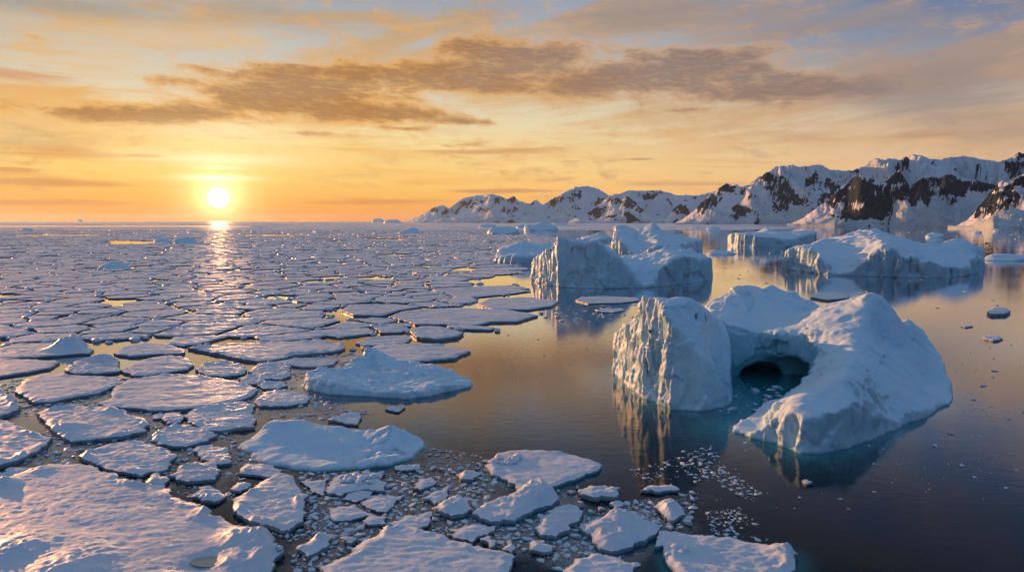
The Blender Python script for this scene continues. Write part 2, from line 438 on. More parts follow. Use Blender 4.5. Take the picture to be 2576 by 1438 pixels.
# ------------------------------------------------------------------ ice materials
def ice_material(name, dirt=0.25, snow=(0.63, 0.83, 0.93), ice=(0.54, 0.78, 0.90), fl=1.0, bump=1.0, tex=1.0):
    m, nt, b = material(name)
    geo = nt.node('ShaderNodeNewGeometry')
    pos = nt.v('SCALE', geo.outputs['Position'], scale=tex)
    nz = nt.node('ShaderNodeSeparateXYZ', {0: geo.outputs['Normal']}).outputs[2]
    pz = nt.node('ShaderNodeSeparateXYZ', {0: geo.outputs['Position']}).outputs[2]
    n1 = nt.noise(pos, 0.35, 5, 0.6)
    sn = nt.step(nt.m('ADD', nz, nt.m('MULTIPLY', nt.m('SUBTRACT', n1, 0.5), 0.35)), 0.2, 0.7)
    col = nt.mix(sn, ice, snow)
    # bluer and greyer bands in the walls
    st = nt.noise(nt.v('MULTIPLY', pos, (0.22, 0.22, 0.05)), 1.0, 6, 0.62, 0.8)
    col = nt.mix(nt.m('MULTIPLY', nt.m('MULTIPLY', nt.step(st, 0.46, 0.66), nt.m('SUBTRACT', 1.0, sn)), 0.55), col, (0.38, 0.68, 0.83))
    veins = nt.noise(nt.v('MULTIPLY', pos, (0.10, 0.10, 0.14)), 1.0, 7, 0.66, 1.6)
    vl = nt.step(nt.m('ABSOLUTE', nt.m('SUBTRACT', veins, 0.5)), 0.03, 0.0)
    col = nt.mix(nt.m('MULTIPLY', nt.m('MULTIPLY', vl, nt.m('SUBTRACT', 1.0, sn)), dirt), col, (0.16, 0.24, 0.30))
    teal = nt.node('ShaderNodeAttribute', attribute_name='teal').outputs['Fac']
    col = nt.mix(teal, col, (0.17, 0.58, 0.64))
    crack = nt.node('ShaderNodeAttribute', attribute_name='crack').outputs['Fac']
    col = nt.mix(crack, col, (0.015, 0.12, 0.30))
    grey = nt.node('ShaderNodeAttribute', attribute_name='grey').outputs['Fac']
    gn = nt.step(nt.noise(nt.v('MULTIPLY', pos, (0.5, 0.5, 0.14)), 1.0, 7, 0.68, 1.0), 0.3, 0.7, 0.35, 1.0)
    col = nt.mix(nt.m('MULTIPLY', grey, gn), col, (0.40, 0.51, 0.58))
    # wave-washed foot
    col = nt.mix(nt.m('MULTIPLY', nt.step(pz, 0.55, 0.1), 0.6), col, (0.10, 0.24, 0.30))
    nt.put(b.inputs['Base Color'], col)
    nt.put(b.inputs['Roughness'], nt.m('ADD', 0.42, nt.m('MULTIPLY', sn, 0.4)))
    b.inputs['Specular IOR Level'].default_value = 0.3
    fine = nt.noise(pos, 1.6, 7, 0.66, 0.3)
    flute = nt.noise(nt.v('MULTIPLY', pos, (1.5, 1.5, 0.16)), 1.0, 5, 0.6, 0.7)
    h = nt.m('ADD', nt.m('MULTIPLY', fine, nt.m('ADD', 0.15, nt.m('MULTIPLY', nt.m('SUBTRACT', 1.0, sn), 0.4))),
             nt.m('MULTIPLY', nt.m('MULTIPLY', flute, nt.m('SUBTRACT', 1.0, sn)), 0.7 * fl))
    bp = nt.node('ShaderNodeBump', {'Height': h, 'Strength': 0.6, 'Distance': 0.28 * bump})
    nt.l.new(bp.outputs[0], b.inputs['Normal'])
    return m


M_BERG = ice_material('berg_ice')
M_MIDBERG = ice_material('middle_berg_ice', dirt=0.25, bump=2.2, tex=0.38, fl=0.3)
M_FARBERG = ice_material('distant_berg_ice', dirt=0.15, bump=3.0, tex=0.25, fl=0.3)
M_LOWBERG = ice_material('low_berg_ice', dirt=0.12, fl=0.5, bump=0.7, ice=(0.56, 0.79, 0.90))


# ------------------------------------------------------------------ surface extraction
def surface_nets(F, x0, y0, z0, h):
    nx, ny, nz = F.shape
    S = F < 0
    cs = (nx - 1, ny - 1, nz - 1)
    acc = np.zeros(cs + (3,), np.float32); cnt = np.zeros(cs, np.float32)
    c = [(i, j, k) for i in (0, 1) for j in (0, 1) for k in (0, 1)]
    sl = lambda o: tuple(slice(o[a], o[a] + cs[a]) for a in range(3))
    for a in c:
        for ax in range(3):
            if a[ax] == 1: continue
            b = list(a); b[ax] = 1
            fa, fb = F[sl(a)], F[sl(b)]
            m = (fa < 0) != (fb < 0)
            t = np.where(m, fa / np.where(m, fa - fb, 1), 0)
            for q in range(3):
                acc[..., q] += np.where(m, a[q] + (t if q == ax else 0), 0)
            cnt += m
    act = cnt > 0
    ids = np.full(cs, -1, int); ids[act] = np.arange(act.sum())
    base = np.stack(np.nonzero(act), -1)
    v = (base + acc[act] / cnt[act][:, None]) * h + np.array((x0, y0, z0))
    faces = []
    for ax in range(3):
        b, d = [q for q in range(3) if q != ax]
        s0 = [slice(1, n - 1) for n in F.shape]; s0[ax] = slice(0, F.shape[ax] - 1)
        s1 = list(s0); s1[ax] = slice(1, F.shape[ax])
        A, B = S[tuple(s0)], S[tuple(s1)]
        for pol in (0, 1):
            m = (A & ~B) if pol == 0 else (~A & B)
            idx = np.stack(np.nonzero(m), -1)
            for q in range(3):
                if q != ax: idx[:, q] += 1
            def cell(db, dd):
                p = idx.copy(); p[:, b] -= db; p[:, d] -= dd
                return ids[p[:, 0], p[:, 1], p[:, 2]]
            f = np.stack([cell(1, 1), cell(0, 1), cell(0, 0), cell(1, 0)], -1)
            flip = (pol == 1) ^ (ax == 1)
            faces.append(f[:, ::-1] if flip else f)
    return v, np.concatenate(faces)


def vnormals(v, f):
    n = np.zeros_like(v)
    fn = np.cross(v[f[:, 2]] - v[f[:, 0]], v[f[:, 3]] - v[f[:, 1]])
    for k in range(4): np.add.at(n, f[:, k], fn)
    return n / (np.linalg.norm(n, axis=1)[:, None] + 1e-12)


def smooth_mesh(v, f, it):
    e = np.concatenate([f[:, [0, 1]], f[:, [1, 2]], f[:, [2, 3]], f[:, [3, 0]]])
    for _ in range(it):
        s = np.zeros_like(v); c = np.zeros(len(v))
        np.add.at(s, e[:, 0], v[e[:, 1]]); np.add.at(c, e[:, 0], 1)
        np.add.at(s, e[:, 1], v[e[:, 0]]); np.add.at(c, e[:, 1], 1)
        v = 0.5 * v + 0.5 * s / c[:, None]
    return v


def rbf(ctrl):
    C = np.asarray(ctrl, float)
    n = len(C); D = np.sqrt(((C[:, None, :2] - C[None, :, :2]) ** 2).sum(-1))
    A = np.zeros((n + 1, n + 1)); A[:n, :n] = -D + np.eye(n) * 0.01; A[n, :n] = 1; A[:n, n] = 1
    w = np.linalg.solve(A, np.concatenate([C[:, 2], [0]]))
    def ev(x, y):
        s = np.full(x.shape, w[n])
        for i in range(n): s = s - w[i] * np.sqrt((x - C[i, 0]) ** 2 + (y - C[i, 1]) ** 2)
        return s
    return ev


def berg(name, poly, tops, h, mat, label, slope=0.12, cuts=(), facet=(6.0, 0.9), flute=0.5, edge=0.8, hmin=0.6, seed=1,
         topnoise=0.5, undercut=0.0, cat='iceberg', group=None, attr=None, cracks=(), edge_noise=1.2, flare=0.8, billow=0.0, bscale=0.11, jag=0.0):
    poly = np.asarray(poly, float)
    pts = []
    for t in tops:
        if isinstance(t, list):                        # a ridge line: resampled so that it stays a crease
            for a, b in zip(t[:-1], t[1:]):
                a, b = np.array(a), np.array(b)
                n_ = max(1, int(np.linalg.norm((b - a)[:2]) / (h * 6)))
                pts += [a + (b - a) * q / n_ for q in range(n_)]
            pts.append(np.array(t[-1]))
        else: pts.append(np.array(t))
    ctrl = []
    for t in pts:
        if all((t[0] - q[0]) ** 2 + (t[1] - q[1]) ** 2 > (h * 1.5) ** 2 for q in ctrl): ctrl.append(t)
    ctrl = np.asarray(ctrl, float)
    c0 = poly.mean(0)
    ev = rbf(ctrl)
    lo = poly.min(0) - 3 * h - 2; hi = poly.max(0) + 3 * h + 2
    zt = ctrl[:, 2].max() * 1.12 + 2 + 2 * h
    z0 = -1.2 - 2 * h
    xs = np.arange(lo[0], hi[0], h); ys = np.arange(lo[1], hi[1], h); zs = np.arange(z0, zt, h)
    X, Y = np.meshgrid(xs, ys, indexing='ij')
    s = h / 0.35                         # noise follows the mesh size
    wob = edge_noise * (fbm(xyz(X * 0.16, Y * 0.16, seed * 3.1), 4, 0.55) * 1.4)
    d = poly_sdf(X, Y, poly) + wob
    Ht = np.maximum(ev(X, Y), hmin)
    Ht = Ht + topnoise * fbm(xyz(X * 0.13, Y * 0.13, seed + 5.0), 4, 0.5) * np.clip(Ht / 6, 0.25, 1.2)
    Ht = Ht + topnoise * 1.2 * (fbm(xyz(X * 0.10 / s, Y * 0.16 / s, seed + 11.0), 4, 0.55, True) - 0.8) * np.clip(Ht / 6, 0.2, 1.2)
    if billow:
        bq = xyz(X * bscale, Y * bscale, seed + 2.0); bq = bq + 0.35 * np.stack([fbm(bq * 1.7 + 4, 2), fbm(bq * 1.7 + 9, 2), 0 * X], -1)
        bl = billow(X, Y) if callable(billow) else billow
        Ht = Ht + bl * (np.abs(perlin(bq)) * 1.6 - 0.35 + 0.5 * (np.abs(perlin(bq * 2.1 + 7)) - 0.2)) * np.clip(Ht / 8, 0.2, 1.2)
    Zg = zs[None, None, :]
    wall = d[..., None] + slope * Zg - flare * np.exp(-np.clip(Zg, 0, None) / 1.2) + flare
    # vertical corrugation of the walls
    gxd = np.gradient(d, axis=0) / h
    cor = flute * s ** 0.5 * (fbm(xyz(X * 0.28 / s, Y * 0.28 / s, seed * 1.7), 3, 0.55, True) - 0.6) * (0.12 + 0.95 * sstep(0.3, 0.85, -gxd))
    wall = wall + cor[..., None] * np.clip(Zg / 4, 0, 1)
    top = (Zg - Ht[..., None]) * 0.75
    k = edge
    hh = np.clip(0.5 + 0.5 * (wall - top) / k, 0, 1)
    F = top * (1 - hh) + wall * hh + k * hh * (1 - hh)
    for cx, cy, cz, rx, ry, rz, amp in cuts:          # scooped-out caves
        q = np.sqrt(((X - cx) / rx) ** 2 + ((Y - cy) / ry) ** 2)[..., None] ** 2 + ((Zg - cz) / rz) ** 2
        cv = (1 - np.sqrt(q)) * min(rx, ry, rz) * amp
        kk = 1.2
        hh = np.clip(0.5 + 0.5 * (cv - F) / kk, 0, 1)
        F = F * (1 - hh) + cv * hh + kk * hh * (1 - hh)
    F[:, :, 0] = 1.0
    F = F.astype(np.float32)
    v, f = surface_nets(F, xs[0], ys[0], zs[0], h)
    v = smooth_mesh(v, f, 2)
    n = vnormals(v, f)
    wallness = 1 - np.clip(np.abs(n[:, 2]), 0, 1) ** 1.5
    up = np.clip(n[:, 2], 0, 1)
    fc, fe = worley_facets(v * np.array((1, 1, 0.7)), facet[0], seed)
    fc2, _ = worley_facets(v * np.array((1, 1, 0.6)), facet[0] * 0.38, seed + 3)
    st = fbm(np.stack([v[:, 0] * 0.34 / s + v[:, 2] * 0.05 / s, v[:, 1] * 0.34 / s + v[:, 2] * 0.04 / s, v[:, 2] * 0.045 / s], -1) + seed, 5, 0.52, True)
    lump = fbm(v * 0.22 / s + seed * 2.0, 4, 0.5)
    fine = fbm(v * 0.9 / s + seed, 3, 0.6)
    left = sstep(0.35, 0.8, -n[:, 0])
    rough_here = 0.25 + 0.9 * sstep(-0.1, 0.6, fbm(v * 0.06 / s + seed * 4.0, 2))
    if callable(jag): jag = jag(v)
    disp = np.maximum(wallness, jag) * (facet[1] * fc + 0.16 * facet[1] * fc2) * np.maximum(rough_here, jag) + wallness * flute * (st - 0.7) * (0.06 + 1.1 * left)
    disp += 0.15 * s * lump * (0.4 + 0.6 * up) + 0.05 * s * fine * (0.4 + rough_here * wallness)
    disp *= np.clip((v[:, 2] + 0.4) / 1.5, 0.1, 1)
    v = v + n * disp[:, None]
    n = vnormals(v, f)
    A = {'teal': np.zeros(len(v)), 'crack': np.zeros(len(v)), 'grey': np.zeros(len(v))}
    for cx, cy, cz, rx, ry, rz, amp in cuts:
        q = np.sqrt(((v[:, 0] - cx) / rx) ** 2 + ((v[:, 1] - cy) / ry) ** 2 + ((v[:, 2] - cz) / rz) ** 2)
        A['teal'] = np.maximum(A['teal'], sstep(1.5, 0.9, q) * np.clip(1.0 - v[:, 2] / (rz * 1.5), 0.05, 1))
    if attr: attr(v, n, A)
    for pts, wdt in cracks:                            # thin blue fractures: a line of points on the wall
        P = np.asarray(pts, float)
        best = np.full(len(v), 1e9)
        for a, b in zip(P[:-1], P[1:]):
            ab = b - a; t = np.clip(((v - a) @ ab) / (ab @ ab), 0, 1)
            best = np.minimum(best, np.linalg.norm(v - a - t[:, None] * ab, axis=1))
        mk = sstep(wdt * 1.6, wdt * 0.5, best)
        A['crack'] = np.maximum(A['crack'], mk)
        v = v - n * (mk * wdt * 1.2)[:, None]
    v[:, :2] -= c0
    o = mesh_obj(name, v, f, mat, attrs=A)
    o.location = (c0[0], c0[1], 0)
    tag(o, label, cat, group)
    o['_foot'] = 1
    del o['_foot']
    FOOT.append((poly, label))
    return o


FOOT = []
SHOALS = []
gp = lambda pts: [G(x, y) for x, y in pts]


def arch_berg():
    poly = gp([(1540, 932), (1562, 957), (1592, 982), (1632, 1008), (1690, 1028), (1760, 1033), (1820, 1026), (1848, 1012), (1836, 988), (1822, 966),
               (1822, 950), (1860, 946), (1905, 949), (1960, 957), (2010, 968), (2045, 985), (2030, 1008), (1990, 1026), (1945, 1045), (1900, 1062), (1852, 1076),
               (1846, 1086), (1900, 1104), (1950, 1114), (1993, 1131), (2017, 1143), (2070, 1142), (2137, 1125), (2220, 1096), (2281, 1067),
               (2340, 1043), (2391, 1014), (2396, 985), (2365, 945), (2280, 905), (2110, 880), (1950, 872), (1800, 874), (1640, 890), (1562, 908)])
    def at(x, y, d, z):
        return (T(x, y, d)[0], d, z)
    tops = [[T(1546, 832, 174), T(1572, 815, 168), T(1594, 803, 160), T(1600, 790, 157)],
            [T(1606, 736, 152.5), T(1618, 741, 149.5), T(1650, 754, 147), T(1700, 763, 144.5), T(1755, 778, 146), T(1798, 795, 153), T(1808, 800, 162)],
            [T(1808, 800, 162), T(1850, 816, 170), T(1901, 834, 173), T(1960, 822, 172), T(2013, 808, 170), T(2057, 785, 167), T(2097, 776, 165), T(2150, 768, 163)],
            [T(2150, 768, 163), T(2185, 745, 162), T(2205, 739, 163), T(2222, 748, 166), T(2232, 765, 169), T(2247, 792, 171)],
            at(1640, 0, 161, 17.5), at(1700, 0, 156, 17.5), at(1750, 0, 160, 14), at(1790, 0, 162, 13), at(1660, 0, 175, 12), at(1600, 0, 172, 10), at(1680, 0, 192, 9), at(1780, 0, 176, 12),
            T(1742, 792, 188), T(1768, 786, 189), [T(1790, 764, 190), T(1830, 742, 191), T(1868, 722, 193), T(1940, 725, 194), T(1998, 748, 193), T(2050, 774, 188)],
            [T(1930, 745, 188), T(1915, 775, 184), T(1905, 800, 180)], T(1860, 775, 184), T(1960, 768, 185), T(2010, 788, 182),
            at(1870, 0, 205, 11), at(2000, 0, 205, 10), at(2120, 0, 192, 10), at(1760, 0, 202, 7), at(2200, 0, 190, 8), at(2250, 0, 183, 10),
            [T(2285, 800, 178), T(2294, 850, 173), T(2357, 906, 164), T(2392, 948, 157)],
            [T(2205, 739, 163), T(2190, 800, 157), T(2169, 845, 151), T(2145, 889, 142), T(2141, 920, 132), T(2137, 952, 122), T(2095, 985, 119), T(2057, 1010, 117), T(2008, 1022, 116)],
            [T(2145, 889, 142), T(2097, 905, 141), T(2053, 956, 137), T(2010, 984, 133), T(1969, 1001, 129), T(1946, 1012, 126), T(1985, 1020, 118)],
            [T(2137, 952, 122), T(2172, 998, 121), T(2183, 1034, 120.5), T(2225, 1050, 123), T(2270, 1062, 128)],
            [T(1855, 1081, 125), T(1900, 1082, 124), T(1945, 1082, 122)], at(2030, 0, 152, 2.5),
            T(2337, 965, 151), T(2257, 932, 145), T(2330, 1012, 139), T(2220, 860, 156), T(2210, 1000, 130),
            T(1842, 1006, 145.5), T(1815, 1000, 146), at(1826, 0, 158, 5)]

    def attr(v, n, A):
        w = v
        q = proj(w)
        # cold turquoise of the bay side and greyer steep front facet
        A['teal'] = np.maximum(A['teal'], 0.55 * np.exp(-(((q[:, 0] - 1930) / 130) ** 2 + ((q[:, 1] - 905) / 62) ** 2)) * (n[:, 1] < 0.3) * (w[:, 1] > 150))
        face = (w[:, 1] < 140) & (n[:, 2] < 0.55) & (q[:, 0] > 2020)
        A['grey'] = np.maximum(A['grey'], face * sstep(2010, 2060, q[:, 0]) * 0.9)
    # two fractures down the tower
    cr = [([T(1752, 792, 146), T(1744, 820, 145), T(1738, 858, 144)], 0.42), ([T(1772, 788, 149), T(1778, 806, 148)], 0.3), ([T(1742, 880, 143), T(1750, 905, 143), T(1757, 925, 142)], 0.32)]
    cx, cy = T(1888, 905, 180)[:2]
    c2 = T(1940, 905, 168)
    cuts = [(cx - 0.5, cy - 3.0, -0.5, 7.6, 8.0, 5.2, 1.0), (c2[0] + 1, c2[1] - 4, 0.5, 16, 7.5, 6.0, 0.8)]
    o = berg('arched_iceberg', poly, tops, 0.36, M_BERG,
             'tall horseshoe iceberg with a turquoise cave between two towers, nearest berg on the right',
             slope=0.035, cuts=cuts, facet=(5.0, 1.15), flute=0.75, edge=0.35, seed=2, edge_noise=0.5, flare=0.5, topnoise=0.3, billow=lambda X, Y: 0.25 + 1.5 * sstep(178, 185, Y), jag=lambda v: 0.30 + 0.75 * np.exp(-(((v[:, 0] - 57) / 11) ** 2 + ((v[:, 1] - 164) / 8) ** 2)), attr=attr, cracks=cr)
    bay = gp([(1846, 1010), (1822, 950), (1905, 949), (2040, 985), (1945, 1045), (1850, 1082)])
    SHOALS.append((bay, 6.0, 0.9))
    SHOALS.append((poly, 4.0, 0.7))
    return o


def Wp(pts): return [(T(x, 600, d)[0], d) for x, d in pts]


def other_bergs():
    # second biggest berg, lit left buttress, saddle and rounded right block
    poly = Wp([(1337, 464), (1350, 445), (1364, 428), (1400, 404), (1480, 396), (1560, 396), (1640, 400), (1700, 417), (1786, 446), (1790, 480), (1740, 505), (1640, 515), (1500, 510), (1400, 500), (1350, 485)])
    tops = [[T(1341, 643, 462), T(1352, 640, 447), T(1366, 634, 431), T(1389, 614, 414)], [T(1393, 611, 411), T(1410, 598, 404), T(1424, 593, 399.5)],
            [T(1424, 593, 399.5), T(1470, 605, 399), T(1515, 618, 400), T(1560, 645, 401), T(1580, 664, 402), T(1596, 700, 400), T(1625, 712, 402), T(1655, 706, 405), T(1672, 672, 411), T(1684, 655, 415), T(1730, 648, 426), T(1784, 660, 444)],
            [T(1580, 664, 430), T(1610, 650, 450), T(1660, 634, 458), T(1690, 622, 462), T(1722, 624, 464), T(1755, 640, 462), T(1786, 655, 460)],
            T(1640, 690, 412), T(1620, 668, 440), (T(1440, 0, 440)[0], 440, 24), (T(1540, 0, 470)[0], 470, 12), (T(1400, 0, 450)[0], 450, 18), (T(1360, 0, 470)[0], 470, 12), (T(1640, 0, 505)[0], 505, 12), (T(1740, 0, 500)[0], 500, 12)]
    berg('saddle_iceberg', poly, tops, 0.85, M_MIDBERG, 'broad iceberg with sunlit left buttress and sagging snow saddle, in mid water',
         slope=0.05, facet=(14, 1.5), flute=1.8, edge=1.0, seed=4, jag=0.45, topnoise=1.1, billow=2.0, bscale=0.05, edge_noise=2.0, flare=0.5,
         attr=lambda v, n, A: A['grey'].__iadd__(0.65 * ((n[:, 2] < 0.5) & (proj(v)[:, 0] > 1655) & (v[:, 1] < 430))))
    # slab and peak behind it
    poly = Wp([(1535, 660), (1548, 640), (1562, 630), (1600, 620), (1625, 640), (1632, 690), (1600, 710), (1548, 705)])
    tops = [[T(1536, 573, 690), T(1542, 568, 690), T(1566, 569, 690), T(1600, 576, 690), T(1628, 592, 690)], [T(1537, 613, 655), T(1550, 593, 642), T(1562, 606, 634), T(1585, 620, 628), T(1605, 645, 625)], T(1572, 600, 660)]
    berg('slab_iceberg', poly, tops, 1.2, M_FARBERG, 'upright slab of ice with a sunlit left edge behind the saddle iceberg', slope=0.05, facet=(16, 2.2), flute=1.5, edge=1.8, seed=5, topnoise=0.8, edge_noise=2.0, flare=0.3)
    poly = Wp([(1595, 650), (1605, 625), (1640, 598), (1700, 616), (1760, 672), (1766, 700), (1730, 740), (1650, 745), (1602, 700)])
    tops = [[T(1596, 630, 648), T(1612, 602, 655), T(1632, 572, 664), T(1645, 558, 668), T(1655, 570, 668), T(1672, 590, 666), T(1700, 597, 668), T(1716, 590, 674), T(1722, 598, 676), T(1760, 602, 690)],
            [T(1612, 636, 626), T(1640, 625, 603), T(1655, 615, 605), T(1690, 620, 615), T(1720, 612, 634), T(1745, 612, 655), T(1760, 604, 674)], [T(1645, 560, 668), T(1650, 600, 640), T(1656, 616, 608)], T(1690, 608, 645), (T(1680, 0, 735)[0], 735, 12)]
    berg('peaked_iceberg', poly, tops, 1.2, M_FARBERG, 'blue iceberg with one steep peak and a dark shaded front, behind the saddle iceberg', slope=0.04, facet=(16, 1.3), flute=1.2, edge=0.9, seed=6, jag=0.3, topnoise=1.0, edge_noise=2.0, flare=0.3)
    # big right-hand berg
    poly = Wp([(1973, 570), (1990, 548), (2010, 535), (2050, 512), (2084, 495), (2130, 487), (2190, 484), (2260, 475), (2330, 467), (2390, 476), (2440, 492), (2470, 512), (2479, 535), (2470, 570), (2400, 610), (2250, 625), (2080, 620), (1990, 600)])
    tops = [[T(1974, 650, 568), T(1984, 630, 556), T(2000, 624, 543), T(2034, 621, 523)], [T(2034, 621, 523), T(2060, 640, 508), T(2080, 668, 499), T(2096, 682, 495), T(2124, 683, 491), T(2146, 676, 489), T(2190, 638, 488), T(2223, 615, 484), T(2262, 628, 479), T(2312, 650, 473), T(2352, 662, 472), T(2410, 676, 484), T(2432, 668, 494), T(2465, 640, 512), T(2477, 662, 530)],
            [T(2034, 621, 530), T(2062, 608, 556), T(2082, 602, 565), T(2130, 589, 572), T(2165, 576, 576), T(2200, 579, 575), T(2255, 600, 570), T(2330, 618, 562), T(2380, 611, 556), T(2420, 605, 550), T(2446, 609, 543), T(2460, 625, 535)],
            [T(2223, 615, 484), T(2215, 606, 510), T(2200, 594, 540)], T(2115, 650, 520), T(2140, 640, 525), T(2330, 634, 520), T(2400, 640, 520), (T(2150, 0, 618)[0], 618, 16), (T(2350, 0, 610)[0], 610, 10)]
    berg('dome_iceberg', poly, tops, 1.0, M_MIDBERG, 'wide snow-domed iceberg with a glowing left cliff and grey triangular front, on the right',
         slope=0.05, facet=(14, 1.2), flute=1.6, edge=1.0, seed=8, jag=0.35, topnoise=0.8, billow=1.6, bscale=0.045, edge_noise=2.2, flare=0.4,
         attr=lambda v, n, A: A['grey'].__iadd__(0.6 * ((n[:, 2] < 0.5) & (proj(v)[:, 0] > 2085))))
    # flat-topped berg behind
    poly = Wp([(1832, 1100), (1845, 1060), (1900, 1025), (2000, 1025), (2050, 1060), (2056, 1130), (2000, 1200), (1880, 1200), (1838, 1160)])
    tops = [[T(1834, 590, 1095), T(1846, 584, 1065), T(1900, 590, 1032), T(1940, 596, 1030), T(1990, 598, 1030), T(2040, 586, 1055), T(2052, 584, 1080)], [T(1850, 584, 1110), T(1910, 585, 1105), T(1922, 577, 1105), T(1930, 569, 1105), T(1940, 580, 1105), T(1990, 584, 1110), T(2010, 578, 1110), T(2048, 580, 1110)], (T(1930, 0, 1190)[0], 1190, 12)]
    berg('tabular_iceberg', poly, tops, 2.0, M_FARBERG, 'long flat-topped iceberg with a small central spike, beyond the snow-domed iceberg', slope=0.05, facet=(24, 2.5), flute=1.4, edge=2.5, seed=9, topnoise=0.8, edge_noise=3, flare=0.2)
    # low blue berg at the pack edge
    poly = Wp([(1246, 664), (1262, 645), (1290, 633), (1345, 637), (1392, 662), (1398, 710), (1340, 735), (1260, 725)])
    tops = [[T(1247, 646, 664), T(1252, 635, 668), T(1290, 632, 672), T(1300, 612, 680), T(1318, 607, 684), T(1360, 615, 690), T(1390, 612, 690)], T(1290, 640, 640), T(1340, 640, 645), T(1380, 632, 668), (T(1320, 0, 730)[0], 730, 12)]
    berg('stepped_iceberg', poly, tops, 1.2, M_FARBERG, 'plain blue stepped iceberg at the pack edge left of the saddle iceberg', slope=0.05, facet=(18, 1.6), flute=1.0, edge=2.0, seed=10, topnoise=0.6, edge_noise=2, flare=0.2)
    # ridge-backed berg
    poly = Wp([(1446, 1400), (1470, 1330), (1500, 1300), (1534, 1340), (1542, 1420), (1500, 1500), (1455, 1480)])
    tops = [[T(1450, 601, 1400), T(1470, 594, 1390), T(1492, 589, 1385), T(1508, 581, 1385), T(1518, 589, 1385), T(1538, 598, 1400)], T(1500, 600, 1320), (T(1500, 0, 1480)[0], 1480, 4)]
    berg('ridge_iceberg', poly, tops, 2.4, M_FARBERG, 'low roof-shaped iceberg between the stepped iceberg and the upright slab', slope=0.2, facet=(25, 2), flute=1.0, edge=3, seed=11, topnoise=0.6, edge_noise=3, flare=0.2)
    # low wide bergs in the middle distance: (silhouette, base row, thickness)
    far = [
        ([(1228, 576), (1236, 570), (1260, 569), (1285, 571), (1302, 575), (1305, 581)], 587, 'long rounded iceberg like a whale back on the golden water beyond the pack'),
        ([(1320, 566), (1345, 563), (1356, 560), (1366, 557), (1376, 562), (1398, 566), (1402, 572)], 579, 'hump-topped iceberg on golden water in front of the far left mountains'),
        ([(1390, 563), (1405, 560), (1425, 562), (1428, 566)], 567, 'small flat berg just beyond the hump-topped iceberg'),
        ([(1300, 567), (1312, 563), (1322, 566), (1325, 570)], 574, 'little block of ice just left of the hump-topped iceberg'),
        ([(1004, 580), (1024, 576), (1040, 572), (1052, 576), (1055, 582)], 587, 'pointed small iceberg frozen in the pack near its far right edge'),
        ([(436, 601), (448, 597), (470, 596), (490, 599), (495, 606)], 613, 'rounded dark iceberg lying at the right end of the golden pool'),
        ([(388, 603), (398, 599), (418, 600), (431, 604)], 610, 'smaller dark iceberg lying left of the rounded dark iceberg by the golden pool'),
        ([(248, 668), (268, 661), (285, 656), (305, 661), (332, 670)], 676, 'low snowy hummock with one bump standing in the pack left of centre'),
        ([(56, 576), (64, 573), (80, 574), (85, 577)], 582, 'small dark iceberg in the far left water lane near the photo edge'),
        ([(937, 552), (948, 548), (958, 549), (966, 553)], 559, 'dark rounded iceberg on the horizon left of the mountains'),
        ([(968, 554), (980, 551), (996, 552), (1008, 555)], 561, 'flat iceberg on the horizon between the rounded one and the mountains'),
        ([(196, 553), (200, 550), (205, 551), (208, 554)], 558, 'tiny block-shaped iceberg on the horizon far left of the sun'),
        ([(1205, 565), (1220, 563), (1245, 564), (1250, 568)], 572, 'low pale berg far beyond the whale-backed iceberg'),
        ([(1778, 573), (1786, 569), (1806, 570), (1810, 574)], 578, 'small blue berg near the glacier shore right of the peaked iceberg'),
        ([(1738, 571), (1748, 568), (1760, 571)], 574, 'tiny blue berg near the glacier shore just right of the ice peak'),
        ([(1605, 574), (1615, 572), (1628, 574), (1632, 578)], 582, 'flat sliver berg on bright water above the upright slab'),
        ([(2172, 589), (2185, 584), (2196, 586), (2210, 592)], 596, 'little white berg hiding behind the top of the snow-domed iceberg'),
        ([(2330, 588), (2352, 584), (2370, 587), (2374, 592)], 597, 'sunlit pink small berg beyond the right end of the snow-domed iceberg'),
        ([(2448, 583), (2456, 578), (2468, 582)], 586, 'small pale berg on dark water near the right shore'),
        ([(2500, 577), (2506, 574), (2514, 578)], 582, 'tiny pale berg nearest the right photo edge below the shore'),
        ([(2470, 650), (2495, 640), (2530, 638), (2560, 640), (2600, 645)], 656, 'wide low slushy berg touching the right photo edge'),
        ([(1780, 632), (1800, 628), (1830, 630), (1850, 634)], 640, 'thin grey slab of ice drifting left of the tabular iceberg'),
    ]
    for k, (sil, yb, lab) in enumerate(far):
        x0, x1 = sil[0][0] - 2, sil[-1][0] + 2
        mx = 0.5 * (x0 + x1)
        Y0 = G(mx, yb)[1]
        wx = G(x1, yb)[0] - G(x0, yb)[0]
        dep = max(min(wx * 0.5, Y0 * 0.5), 6)
        poly = []
        for a in np.linspace(math.pi, 2 * math.pi, 9)[:-1]:
            px = mx + math.cos(a) * (x1 - x0) / 2
            sy = Y0 * (1 + 0.02) + math.sin(a) * Y0 * 0.02
            poly.append((T(px, yb, sy)[0], sy))
        for a in np.linspace(0, math.pi, 9)[:-1]:
            px = mx + math.cos(a) * (x1 - x0) / 2
            sy = Y0 * 1.02 + math.sin(a) * dep
            poly.append((T(px, yb, sy)[0], sy))
        yc = Y0 * 1.02 + dep * 0.25
        tops = [T(x, y, yc) for x, y in sil] + [T(mx, yb - 1.2, Y0 * 1.005)]
        hh = max(wx / 34, 0.5)
        berg('drifting_iceberg', poly, tops, hh, M_FARBERG, lab, slope=0.12, facet=(hh * 10, hh * 0.7), flute=hh * 0.4, edge=hh * 2, seed=20 + k, topnoise=hh * 0.3, edge_noise=hh * 0.8, flare=0.1, hmin=hh * 0.5)


